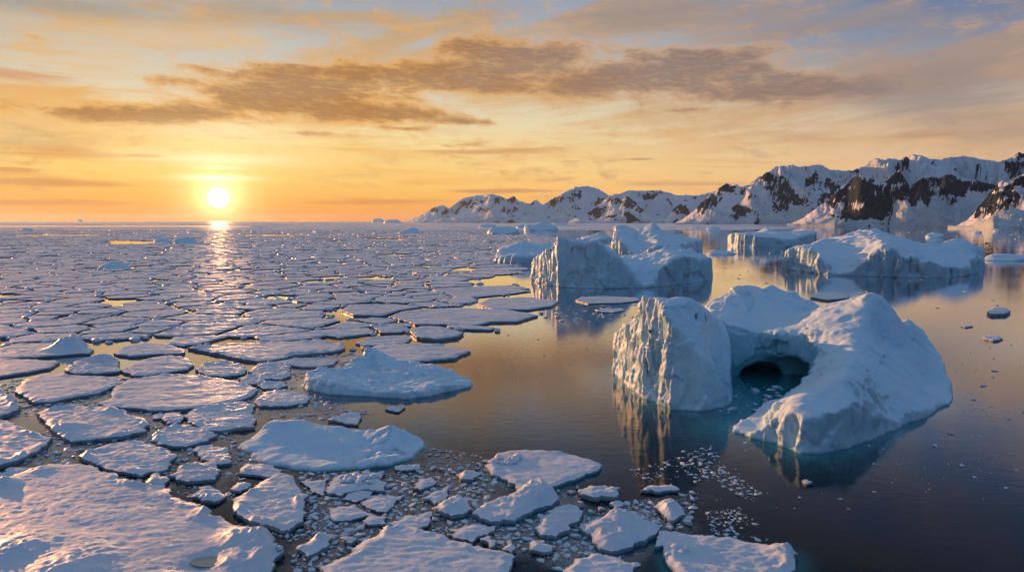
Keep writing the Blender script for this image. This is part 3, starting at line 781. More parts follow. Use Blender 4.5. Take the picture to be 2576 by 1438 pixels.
def low_bergs():
    # pinnacled floe-berg in the bay
    poly = gp([(756, 968), (770, 980), (830, 990), (900, 995), (960, 1001), (1020, 1004), (1080, 996), (1130, 986), (1188, 972), (1191, 962)]) + Wp([(1165, 168.5), (1120, 173), (1075, 176.5), (1050, 179.5), (1000, 181), (960, 182), (935, 183.5), (915, 183), (890, 181.5), (865, 178), (840, 171), (800, 168), (770, 166)])
    Zc = lambda x, y: (x * 0.18895 + 730.1, y * 0.18895 + 842.4)
    def Tc(x, y, d): return T(*Zc(x, y), d)
    tops = [[Tc(130, 660, 160), Tc(250, 490, 161), Tc(350, 500, 163), Tc(365, 405, 165), Tc(420, 430, 165), Tc(500, 470, 166), Tc(660, 465, 168), Tc(820, 460, 168), Tc(845, 410, 169), Tc(960, 450, 170), Tc(1100, 490, 169)],
            [Tc(640, 440, 174), Tc(760, 370, 176), Tc(830, 370, 177), Tc(850, 295, 178), Tc(900, 283, 179), Tc(995, 305, 179), Tc(1000, 190, 180), Tc(1060, 145, 180.5), Tc(1120, 170, 180), Tc(1200, 230, 180), Tc(1280, 290, 179), Tc(1320, 330, 178.5), Tc(1440, 335, 178), Tc(1640, 342, 178), Tc(1730, 392, 176)],
            [Tc(1240, 480, 168), Tc(1420, 470, 169), Tc(1540, 412, 171), Tc(1720, 430, 171), Tc(1800, 420, 171.5), Tc(1880, 382, 172), Tc(1900, 410, 172), Tc(2060, 440, 171), Tc(2100, 490, 170), Tc(2160, 465, 169), Tc(2230, 540, 168), Tc(2300, 540, 166), Tc(2420, 600, 163)],
            [Tc(250, 560, 157), Tc(470, 550, 156.5), Tc(640, 590, 155)], [Tc(1150, 745, 149.5), Tc(1390, 735, 149), Tc(1550, 750, 149)], [Tc(1830, 720, 151.5), Tc(1900, 660, 153), Tc(2050, 640, 155), Tc(2260, 660, 156)]]
    for zx, zy, z in [(900, 530, 1.3), (1040, 560, 1.1), (1240, 590, .8), (1400, 600, .7), (1550, 640, .8), (1700, 600, 1.0), (1960, 600, 1.3), (1240, 480, 1.1), (1000, 440, 1.2), (1420, 500, 1.0), (1150, 650, .9), (1300, 690, .8), (1700, 680, .8), (1100, 400, 1.2), (1500, 440, 1.2), (800, 560, 1.6)]:
        dx, dy, dz = ray(*Zc(zx, zy)); t = (z - CAM_H) / dz
        tops.append((dx * t, dy * t, z))
    tops += [(T(930, 0, 183)[0], 183.2, 2.0), (T(1000, 0, 181)[0], 181, 1.6), (T(880, 0, 181)[0], 181, 1.2)]
    berg('pinnacled_iceberg', poly, tops, 0.23, M_LOWBERG, 'low jagged blue iceberg with a fin-shaped pinnacle, alone at the edge of the open water',
         slope=0.2, facet=(2.4, 0.85), flute=0.2, edge=0.3, jag=0.7, seed=31, topnoise=0.25, billow=0.5, bscale=0.22, edge_noise=0.6, flare=0.3, hmin=0.5)
    SHOALS.append((poly, 1.2, 0.5))
    # big snow-covered hummocky berg
    poly = gp(Z1([(1388, 640), (1440, 690), (1490, 722), (1560, 755), (1700, 778), (1800, 783), (1900, 778), (2100, 772), (2250, 752), (2390, 712), (2455, 650), (2440, 620), (2300, 585), (2100, 570), (1900, 558), (1700, 545), (1560, 560), (1450, 600)]))
    def Ta(x, y, d): return T(*Z1([(x, y)])[0], d)
    tops = [[Ta(1395, 632, 118), Ta(1500, 560, 119.5), Ta(1600, 503, 121), Ta(1700, 506, 121), Ta(1800, 530, 121), Ta(1900, 542, 120.5), Ta(2050, 558, 120), Ta(2120, 588, 117.5)], [Ta(2120, 600, 117), Ta(2180, 560, 118.5), Ta(2240, 543, 118.5), Ta(2320, 556, 118), Ta(2380, 588, 117), Ta(2452, 620, 116.5)],
            [Ta(1480, 700, 112.2), Ta(1560, 690, 111.5), Ta(1660, 715, 109.5)], [Ta(1560, 600, 116.5), Ta(1640, 640, 113), Ta(1650, 690, 110.5)], [Ta(1790, 560, 118), Ta(1740, 600, 115.5), Ta(1700, 640, 113.5)], Ta(1850, 600, 115), Ta(1800, 650, 112.3), Ta(1830, 735, 108.3), Ta(1880, 690, 110), Ta(1960, 700, 110.3), Ta(1980, 620, 114),
            [Ta(2240, 546, 118.3), Ta(2130, 610, 116), Ta(2060, 645, 113.4), Ta(1990, 690, 110.6), Ta(1950, 735, 108.6)], Ta(2150, 680, 111.5), Ta(2240, 640, 113.5), Ta(2330, 640, 114), Ta(2250, 715, 110.2), Ta(2400, 660, 114.5)]
    berg('snowy_iceberg', poly, tops, 0.26, M_LOWBERG, 'snow-smothered hummocky iceberg with a craggy right hump, left of the open water in the foreground',
         slope=0.35, facet=(2.2, 0.5), flute=0.2, edge=0.6, seed=33, jag=lambda v: 0.3 + 0.9 * sstep(-29, -24, v[:, 0]) * sstep(-17, -20, v[:, 0]), topnoise=0.15, billow=2.2, bscale=0.12, edge_noise=0.5, flare=0.25, hmin=0.6)
    SHOALS.append((poly, 1.0, 0.5))


arch_berg()
other_bergs()
low_bergs()
# ------------------------------------------------------------------ pack ice
def floe_material(name, bump=1.0, big=1.0, spec=0.6, side_dark=0.92, wet_z=0.22):
    m, nt, b = material(name)
    geo = nt.node('ShaderNodeNewGeometry')
    pos = geo.outputs['Position']
    nz = nt.node('ShaderNodeSeparateXYZ', {0: geo.outputs['Normal']}).outputs[2]
    pz = nt.node('ShaderNodeSeparateXYZ', {0: pos}).outputs[2]
    n1 = nt.noise(nt.v('MULTIPLY', pos, (0.16, 0.26, 0.2)), 1.0, 5, 0.6, 0.4)
    col = nt.mix(nt.step(n1, 0.35, 0.65), (0.61, 0.74, 0.83), (0.75, 0.82, 0.87))
    n0 = nt.noise(pos, 0.035, 2, 0.5)
    col = nt.mix(nt.m('MULTIPLY', nt.step(n0, 0.5, 0.66), 0.45), col, (0.52, 0.60, 0.68))
    n2 = nt.noise(pos, 0.9, 6, 0.65, 0.5)
    col = nt.mix(nt.m('MULTIPLY', nt.step(n2, 0.55, 0.72), 0.35), col, (0.52, 0.62, 0.71))
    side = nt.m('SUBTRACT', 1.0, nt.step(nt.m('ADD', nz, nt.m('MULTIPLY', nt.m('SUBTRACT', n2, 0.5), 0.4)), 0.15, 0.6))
    col = nt.mix(nt.m('MULTIPLY', side, side_dark), col, (0.17, 0.26, 0.33))  # blue-grey side ice, darkened further with edge shade put into the colour
    wet = nt.step(nt.m('ADD', pz, nt.m('MULTIPLY', n2, 0.10)), wet_z, wet_z - 0.12)
    col = nt.mix(nt.m('MULTIPLY', wet, 0.85), col, (0.07, 0.15, 0.20))
    nt.put(b.inputs['Base Color'], col)
    b.inputs['Roughness'].default_value = 0.48
    b.inputs['Specular IOR Level'].default_value = spec
    drift = nt.noise(nt.v('MULTIPLY', pos, (0.35 * big, 0.75 * big, 0.5)), 1.0, 4, 0.55, 0.6)
    fine = nt.noise(pos, 2.2, 6, 0.65)
    h = nt.m('ADD', nt.m('MULTIPLY', drift, 0.6), nt.m('MULTIPLY', fine, 0.30))
    bp = nt.node('ShaderNodeBump', {'Height': h, 'Strength': 0.55, 'Distance': 0.26 * bump})
    nt.l.new(bp.outputs[0], b.inputs['Normal'])
    return m


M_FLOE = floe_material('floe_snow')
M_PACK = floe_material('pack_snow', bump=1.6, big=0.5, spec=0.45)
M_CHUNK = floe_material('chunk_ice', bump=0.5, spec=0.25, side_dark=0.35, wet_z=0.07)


def resample(poly, step):
    out = []
    n = len(poly)
    for i in range(n):
        a = np.array(poly[i]); b = np.array(poly[(i + 1) % n])
        k = max(1, int(round(np.linalg.norm(b - a) / step)))
        out += [a + (b - a) * t / k for t in range(k)]
    return np.array(out)


def smooth_poly(p, it=1, w=0.25):
    for _ in range(it): p = p * (1 - 2 * w) + w * (np.roll(p, 1, 0) + np.roll(p, -1, 0))
    return p


def area(p):
    x, y = p[:, 0], p[:, 1]
    return 0.5 * np.sum(x * np.roll(y, -1) - y * np.roll(x, -1))


def floe_geometry(poly, thick=0.9, cell=0.6, rough=0.35, bumps=0.22, rim=0.25, seed=0.0, features=(), rounding=0, wl=1.0):
    """snow-covered plate: irregular outline, broken edge, drifted top"""
    p = resample(poly, cell * 1.1)
    if area(p) < 0: p = p[::-1]
    p = smooth_poly(p, rounding)
    q = xyz(p[:, 0] * 0.5, p[:, 1] * 0.5, seed)
    p = p + rough * np.stack([fbm(q + 3, 4, 0.6), fbm(q + 31, 4, 0.6)], -1) * 1.6
    n = len(p)
    lo, hi = p.min(0), p.max(0)
    gx, gy = np.meshgrid(np.arange(lo[0], hi[0], cell), np.arange(lo[1], hi[1], cell))
    gx = gx + cell * 0.28 * rng.uniform(-1, 1, gx.shape); gy = gy + cell * 0.28 * rng.uniform(-1, 1, gy.shape)
    g = np.stack([gx.ravel(), gy.ravel()], -1)
    d = poly_sdf(g[:, 0], g[:, 1], p)
    g = g[d < -cell * 0.75]
    pts = np.concatenate([p, g])
    vv, ee, ff, ov, oe, of = delaunay_2d_cdt([Vector(a) for a in pts], [], [list(range(n))], 1, 1e-4)
    V = np.array([(a.x, a.y) for a in vv])
    F = [f for f in ff]
    d = -poly_sdf(V[:, 0], V[:, 1], p)
    q = xyz(V[:, 0], V[:, 1], seed)
    h = thick * (0.78 + 0.22 * sstep(0, 1.0, d))
    br = 0.55 + 0.45 * fbm(q * np.array((0.08, 0.08, 1)) + 9, 2)
    dr = fbm(q * np.array((0.11, 0.26, 1)) * wl, 3, 0.5) * 0.55 + 0.42 * (fbm(q * np.array((0.35, 1.0, 1)) * wl, 4, 0.6, True) - 0.8)
    h += bumps * dr * (0.5 + br) * sstep(0, 1.5, d)
    rr = np.exp(-((d - 0.7) / 0.6) ** 2) * np.clip(fbm(q * np.array((0.22, 0.22, 1)) + 5, 3), 0, 1) * 1.6
    h += rim * rr * (1 + 0.7 * fbm(q * np.array((1.3, 1.3, 1)), 2))
    for (fx, fy, r, hh, k) in features:
        dd = np.sqrt((V[:, 0] - fx) ** 2 + (V[:, 1] - fy) ** 2) / r
        nn = 1 + 0.45 * fbm(q * np.array((0.6, 0.6, 1)) + fx, 4, 0.55, True) - 0.2
        h += hh * np.exp(-dd ** k) * (nn if hh > 0 else 1) * sstep(-0.2, 1.2, d)
    h = np.maximum(h, 0.16)
    v3 = np.concatenate([V, h[:, None]], 1)
    # boundary loop from directed edges
    cnt = {}
    for f in F:
        for a, b in zip(f, f[1:] + f[:1]): cnt[(a, b)] = 1
    nxt = {a: b for (a, b) in cnt if (b, a) not in cnt}
    if not nxt: return v3, F
    start = next(iter(nxt)); loop = [start]; cur = nxt[start]
    while cur != start and cur in nxt and len(loop) < len(nxt) + 1:
        loop.append(cur); cur = nxt[cur]
    L = np.array(loop)
    c = V.mean(0)
    tang = np.roll(V[L], -1, 0) - np.roll(V[L], 1, 0)
    nrm = np.stack([tang[:, 1], -tang[:, 0]], -1); nrm /= np.linalg.norm(nrm, axis=1)[:, None] + 1e-9
    base = len(v3)
    jit = rng.uniform(-0.06, 0.12, len(L))[:, None] * thick
    r0 = np.concatenate([V[L] + nrm * 0.015, (h[L] - 0.01)[:, None]], 1)
    r1 = np.concatenate([V[L] + nrm * (0.07 * thick + jit), (h[L] * 0.6)[:, None]], 1)
    r2 = np.concatenate([V[L] + nrm * (0.02 * thick - jit * 0.5), np.full((len(L), 1), 0.06)], 1)
    r3 = np.concatenate([V[L] - nrm * 0.02, np.full((len(L), 1), -0.35)], 1)
    v3 = np.concatenate([v3, r0, r1, r2, r3])
    k = len(L)
    rings = [base + q_ * k + np.arange(k) for q_ in range(4)]
    for A, B in zip(rings[:-1], rings[1:]):
        for i in range(k):
            j = (i + 1) % k
            F.append([A[j], A[i], B[i], B[j]])
    return v3, F


FLOES = []           # (outline, short phrase, object) of the hand-placed floes


def floe(poly, label, short=None, name='ice_floe', cat='ice floe', group='floes of the pack ice', cell=None, mat=None, **kw):
    poly = np.asarray(poly, float)
    size = math.sqrt(abs(area(poly)))
    if cell is None: cell = min(max(size / 34, 0.22), 0.8)
    c0 = poly.mean(0)
    kw['thick'] = kw.get('thick', 0.9) * 0.62
    v, f = floe_geometry(poly, cell=cell, seed=len(FLOES) * 1.37, **kw)
    v[:, :2] -= c0
    o = mesh_obj(name, v, f, mat or M_FLOE)
    o.location = (c0[0], c0[1], 0)
    tag(o, label, cat, group)
    FLOES.append((poly, short, o))
    return o


def lump_geometry(seed, sub=2, flat=0.55, amp=0.35, sharp=0.3):
    bm = bmesh.new()
    bmesh.ops.create_icosphere(bm, subdivisions=sub, radius=1.0)
    v = np.array([a.co[:] for a in bm.verts]); f = [[q.index for q in t.verts] for t in bm.faces]
    bm.free()
    v = v * (1 + amp * fbm(v * 0.9 + seed * 7.1, 3, 0.55))[:, None]
    r = np.random.RandomState(seed)
    for _ in range(9):                                   # planar breaks
        n = r.normal(size=3); n /= np.linalg.norm(n); n[2] = abs(n[2])
        dd = v @ n - (0.52 + 0.32 * r.rand())
        v = v - np.clip(dd, 0, None)[:, None] * n * (1 - sharp * 0.3)
    v[:, 2] = v[:, 2] * flat
    return v, f


def shard_geometry(seed, thick=0.4):
    """angular broken plate: random outline, tilted top"""
    r = np.random.RandomState(seed)
    n = r.randint(5, 9)
    a = np.sort(r.uniform(0, 2 * math.pi, n) * 0.35 + np.arange(n) / n * 2 * math.pi * 0.65 + 0.0)
    rad = r.uniform(0.55, 1.25, n)
    p = np.stack([np.cos(a) * rad, np.sin(a) * rad * r.uniform(0.6, 1.0)], -1)
    t = thick * r.uniform(0.6, 1.3); tl = r.normal(size=2) * 0.18
    top = p * 0.93; c = top.mean(0)
    zt = t + top @ tl
    v = np.concatenate([np.c_[p * 0.97, np.full(n, -0.2)], np.c_[p, np.full(n, t * 0.35)], np.c_[top, zt], [[c[0], c[1], t * 1.12 + c @ tl]]])
    f = []
    for i in range(n):
        j = (i + 1) % n
        f += [[i, j, n + j, n + i], [n + i, n + j, 2 * n + j, 2 * n + i], [2 * n + i, 2 * n + j, 3 * n]]
    return v, f


def rubble(parent, centre, r, n, z, size, seed=0):
    """loose blocks frozen on a floe: one child mesh per block"""
    rr = np.random.RandomState(seed)
    for k in range(n):
        v, f = lump_geometry(seed * 31 + k, 2, 0.7, 0.35)
        s = size * rr.uniform(0.5, 1.2)
        a, d = rr.uniform(0, 6.28), r * math.sqrt(rr.rand())
        v = v * np.array((s * rr.uniform(0.8, 1.5), s, s)) @ np.array(Matrix.Rotation(rr.uniform(0, 6.28), 3, 'Z'))
        off = np.array((centre[0] + d * math.cos(a), centre[1] + d * math.sin(a) * 0.7, z + s * 0.15))
        v = v + off - np.array(parent.location[:])
        mesh_obj('ice_block', v, f, M_CHUNK, parent)


def g1(pts): return gp(Z1(pts))
def g2(pts): return gp(Z2(pts))
def p1(x, y): return G(*Z1([(x, y)])[0])
def p2(x, y): return G(*Z2([(x, y)])[0])


def hand_floes():
    def ft(x, y, r, h, k=2, z=p1): return (*z(x, y), r, h, k)
    # ---- the giant foreground floe
    o = floe(g1([(-330, 900), (-200, 885), (0, 862), (40, 832), (180, 792), (300, 757), (520, 762), (600, 802), (740, 852), (850, 882), (950, 892), (990, 945), (1080, 985), (1160, 1000),
                 (1220, 1045), (1330, 1110), (1440, 1142), (1560, 1195), (1632, 1275), (1600, 1345), (1555, 1410), (1400, 1520), (900, 1560), (200, 1560), (-400, 1560)]),
             'giant flat snow-covered floe filling the bottom left corner', 'the giant corner floe', thick=1.1, cell=0.33, rough=0.45, bumps=0.17, rim=0.5,
             features=[ft(1195, 1345, 2.6, -0.40, 4), ft(90, 1265, 3.8, 0.55, 2), ft(20, 880, 1.6, 0.7), ft(1450, 1215, 2.6, 0.85), ft(1560, 1240, 2.0, 0.9), ft(1340, 1200, 1.8, 0.5), ft(1200, 1060, 2.0, 0.5), ft(1330, 1330, 1.6, 0.5), ft(1500, 1320, 1.6, 0.6), ft(420, 1345, 4.0, 0.5), ft(250, 800, 1.5, 0.3)])
    # melt pool: a flat wet sheet in its hollow
    c = np.array(p1(1195, 1322))
    pl = np.array([c + np.array((2.15 * math.cos(a) * (1 + 0.12 * math.sin(2 * a)), 1.35 * math.sin(a) - 0.35 * math.cos(a))) for a in np.linspace(0, 2 * math.pi, 40)[:-1]])
    mm, nt, b = material('melt_pool_water')
    nt.put(b.inputs['Base Color'], (0.30, 0.38, 0.36)); b.inputs['Roughness'].default_value = 0.06
    pv = np.concatenate([pl - np.array(o.location[:2]), np.full((len(pl), 1), 0.50)], 1)
    mesh_obj('melt_pool', pv, [list(range(len(pl)))], mm, o, smooth=False)['label'] = 'grey-green melt pool'
    rubble(o, p1(1560, 1275), 1.6, 5, 1.0, 0.55, 3)
    # ---- left foreground
    D = [
        ([(-160, 500), (0, 497), (60, 515), (130, 550), (230, 590), (300, 605), (270, 655), (180, 700), (80, 750), (0, 772), (-160, 790)], 'thick drifted floe cut by the left photo edge, above the giant corner floe', 'the thick left-edge floe', dict(thick=1.3, bumps=0.35, rim=0.5)),
        ([(-60, 800), (40, 802), (55, 772), (120, 772), (215, 772), (150, 797), (80, 812), (10, 830), (-60, 835)], 'thin sliver floe squeezed between the giant corner floe and the thick left-edge floe', None, dict(thick=0.8)),
        ([(220, 470), (270, 440), (420, 420), (560, 430), (660, 430), (740, 470), (840, 500), (855, 530), (830, 570), (700, 605), (560, 615), (410, 627), (330, 582), (285, 535)], 'rounded triangular floe with a warm lit drift, below the notched pale floe', 'the rounded triangular floe', dict(thick=1.3, bumps=0.42, rim=0.55, features=[ft(400, 555, 2.2, .6), ft(680, 450, 2.5, .7)])),
        ([(90, 320), (150, 265), (270, 235), (480, 245), (620, 250), (692, 265), (697, 290), (640, 315), (560, 350), (460, 365), (390, 377), (300, 397), (190, 402), (160, 375), (110, 345)], 'wide pale floe with a notched front edge left of the big oval floe', 'the notched pale floe', dict(thick=1.3, bumps=0.22)),
        ([(560, 410), (640, 380), (652, 320), (740, 270), (960, 235), (1180, 250), (1300, 268), (1420, 290), (1482, 330), (1460, 365), (1350, 397), (1200, 427), (1040, 443), (880, 447), (760, 432), (620, 427)], 'big smooth oval floe, largest of the left foreground above the corner floe', 'the big oval floe', dict(thick=1.3, bumps=0.20, rim=0.4)),
        ([(-140, 300), (0, 312), (40, 340), (80, 390), (110, 440), (60, 467), (0, 492), (-140, 520)], 'rounded hummocky floe half out of frame at the left edge, above the thick left-edge floe', None, dict(thick=1.6, bumps=0.4, rim=0.5)),
        ([(450, 710), (520, 675), (640, 640), (780, 618), (850, 640), (960, 680), (1037, 705), (985, 745), (975, 787), (900, 802), (820, 827), (720, 807), (620, 787), (530, 750)], 'leaf-shaped floe with a pointed right tip just beyond the giant corner floe', 'the leaf-shaped floe', dict(thick=1.1, bumps=0.3, rim=0.45)),
        ([(865, 605), (930, 560), (1000, 530), (1080, 530), (1200, 560), (1252, 595), (1180, 625), (1080, 657), (980, 652), (900, 632)], 'lens-shaped floe with ridged edges between the triangular floe and snow-smothered iceberg', 'the lens-shaped floe', dict(thick=1.1, bumps=0.3, rim=0.5)),
        ([(1065, 480), (1110, 440), (1250, 420), (1400, 395), (1470, 420), (1450, 460), (1472, 500), (1460, 542), (1300, 562), (1200, 567), (1100, 527)], 'lumpy square-ended floe directly below the big oval floe', 'the lumpy square floe', dict(thick=1.3, bumps=0.35, rim=0.5)),
        ([(1130, 660), (1200, 645), (1320, 665), (1327, 745), (1260, 757), (1200, 742), (1140, 702)], 'small square floe with a straight right edge beside the glittering lead', 'the small square floe', dict(thick=1.0)),
        ([(980, 825), (1050, 775), (1130, 752), (1240, 755), (1267, 800), (1240, 847), (1110, 862), (1020, 847)], 'thick kidney-shaped floe in dark water right of the leaf-shaped floe', 'the kidney-shaped floe', dict(thick=1.2, bumps=0.3)),
        ([(850, 830), (900, 805), (985, 845), (960, 880), (880, 882), (850, 865)], 'little diamond floe touching the front of the leaf-shaped floe', None, dict(thick=0.8)),
        ([(1335, 965), (1420, 930), (1520, 860), (1590, 815), (1690, 830), (1712, 870), (1742, 910), (1767, 950), (1762, 1020), (1740, 1090), (1680, 1142), (1620, 1150), (1550, 1122), (1480, 1097), (1400, 1080), (1350, 1030)], 'tall shield-shaped snowy floe in the foreground right of the glittering lead', 'the shield-shaped floe', dict(thick=1.2, bumps=0.22, rim=0.45)),
        ([(1390, 790), (1430, 755), (1560, 757), (1632, 795), (1590, 822), (1500, 827), (1400, 812)], 'flat oblong floe lying in front of the snow-smothered iceberg', 'the oblong floe', dict(thick=0.9)),
        ([(1125, 940), (1150, 885), (1210, 880), (1280, 910), (1287, 960), (1230, 982), (1160, 967)], 'lumpy rotten floe left of the glittering lead below the kidney-shaped floe', 'the rotten floe', dict(thick=0.9, bumps=0.4, rim=0.5)),
        ([(1330, 890), (1370, 862), (1440, 872), (1440, 895), (1390, 917), (1350, 912)], 'small bluish floe at the upper left corner of the shield-shaped floe', None, dict(thick=0.9)),
        ([(930, 490), (960, 460), (1030, 455), (1062, 480), (1040, 517), (980, 520)], 'small rounded floe left of the lumpy square floe', None, dict(thick=1.0)),
        ([(880, 470), (920, 450), (952, 460), (930, 490), (890, 492)], 'tiny floe squeezed left of the small rounded floe beside the lumpy square floe', None, dict(thick=0.7)),
        ([(1470, 395), (1520, 340), (1620, 325), (1740, 345), (1792, 370), (1770, 397), (1680, 417), (1560, 422), (1500, 417)], 'flat lens-shaped pink floe at the right tip of the big oval floe', 'the pink lens floe', dict(thick=1.1)),
        ([(1430, 215), (1500, 170), (1560, 165), (1662, 180), (1682, 240), (1620, 264), (1540, 262), (1480, 240)], 'broken blocky floe left of the jagged blue iceberg, upper of a cluster', None, dict(thick=1.0, bumps=0.4)),
        ([(1370, 255), (1460, 235), (1530, 245), (1532, 270), (1480, 292), (1420, 287)], 'small blocky floe tucked above the right tip of the big oval floe', None, dict(thick=1.0)),
        ([(1480, 300), (1540, 270), (1640, 280), (1662, 295), (1610, 317), (1520, 317)], 'thin flat floe just above the pink lens floe', None, dict(thick=0.9)),
        ([(1130, 210), (1170, 175), (1290, 160), (1380, 170), (1422, 210), (1400, 237), (1310, 247), (1200, 242)], 'pale rounded floe right of the golden gap above the big oval floe', 'the pale floe by the golden gap', dict(thick=1.2)),
        ([(690, 215), (760, 180), (870, 140), (980, 125), (1080, 140), (1117, 180), (1080, 207), (960, 227), (830, 247), (760, 237)], 'broad pink leaf floe left of the golden gap above the big oval floe', 'the pink leaf floe', dict(thick=1.2)),
        ([(370, 215), (430, 165), (530, 140), (600, 115), (680, 150), (687, 220), (560, 232), (430, 230)], 'humped floe rising to a low snow crest above the notched pale floe', 'the humped floe', dict(thick=1.2, bumps=0.4, features=[ft(590, 150, 3.5, 0.9)])),
        ([(-140, 150), (0, 145), (200, 150), (342, 165), (290, 200), (150, 225), (0, 250), (-140, 262)], 'long smooth floe against the left photo edge above the notched pale floe', 'the long left-edge floe', dict(thick=1.2, bumps=0.15)),
        ([(-140, 130), (0, 85), (100, 60), (300, 55), (380, 40), (480, 60), (540, 90), (520, 112), (380, 122), (200, 137), (0, 144), (-140, 150)], 'snowy floe with a blue hummock at its right end, against the left photo edge', 'the hummocked floe', dict(thick=1.3, bumps=0.3, features=[ft(395, 85, 3.6, 1.9, 3), ft(460, 85, 3.0, 1.3, 3), ft(330, 95, 3.0, 0.9)])),
        ([(1095, 85), (1180, 72), (1350, 57), (1600, 50), (1830, 42), (1980, 65), (1992, 85), (1940, 102), (1840, 117), (1700, 132), (1600, 152), (1500, 162), (1380, 147), (1250, 117)], 'very long rosy floe with a raised right rim, beyond the big oval floe', 'the long rosy floe', dict(thick=1.4, bumps=0.18, rim=0.8)),
        ([(1555, 167), (1700, 142), (1830, 137), (1952, 150), (1920, 177), (1840, 192), (1750, 192), (1650, 182)], 'flat rosy floe directly in front of the long rosy floe, left of the blue fin', None, dict(thick=1.1)),
        ([(655, 117), (700, 82), (830, 52), (960, 57), (1072, 95), (1050, 117), (880, 120), (760, 132)], 'wide lavender floe just left of the long rosy floe', 'the wide lavender floe', dict(thick=1.3)),
        ([(2050, 52), (2150, 17), (2320, 7), (2372, 25), (2330, 57), (2200, 67), (2100, 67)], 'flat rosy floe at the open water edge beyond the blue pinnacle', None, dict(thick=1.1)),
        ([(0, 815), (20, 800), (45, 815), (25, 845), (-40, 850), (-40, 810)], None, None, None),
    ]
    for pts, lab, short, kw in D:
        if kw is None: continue
        floe(g1(pts), lab, short, **kw)
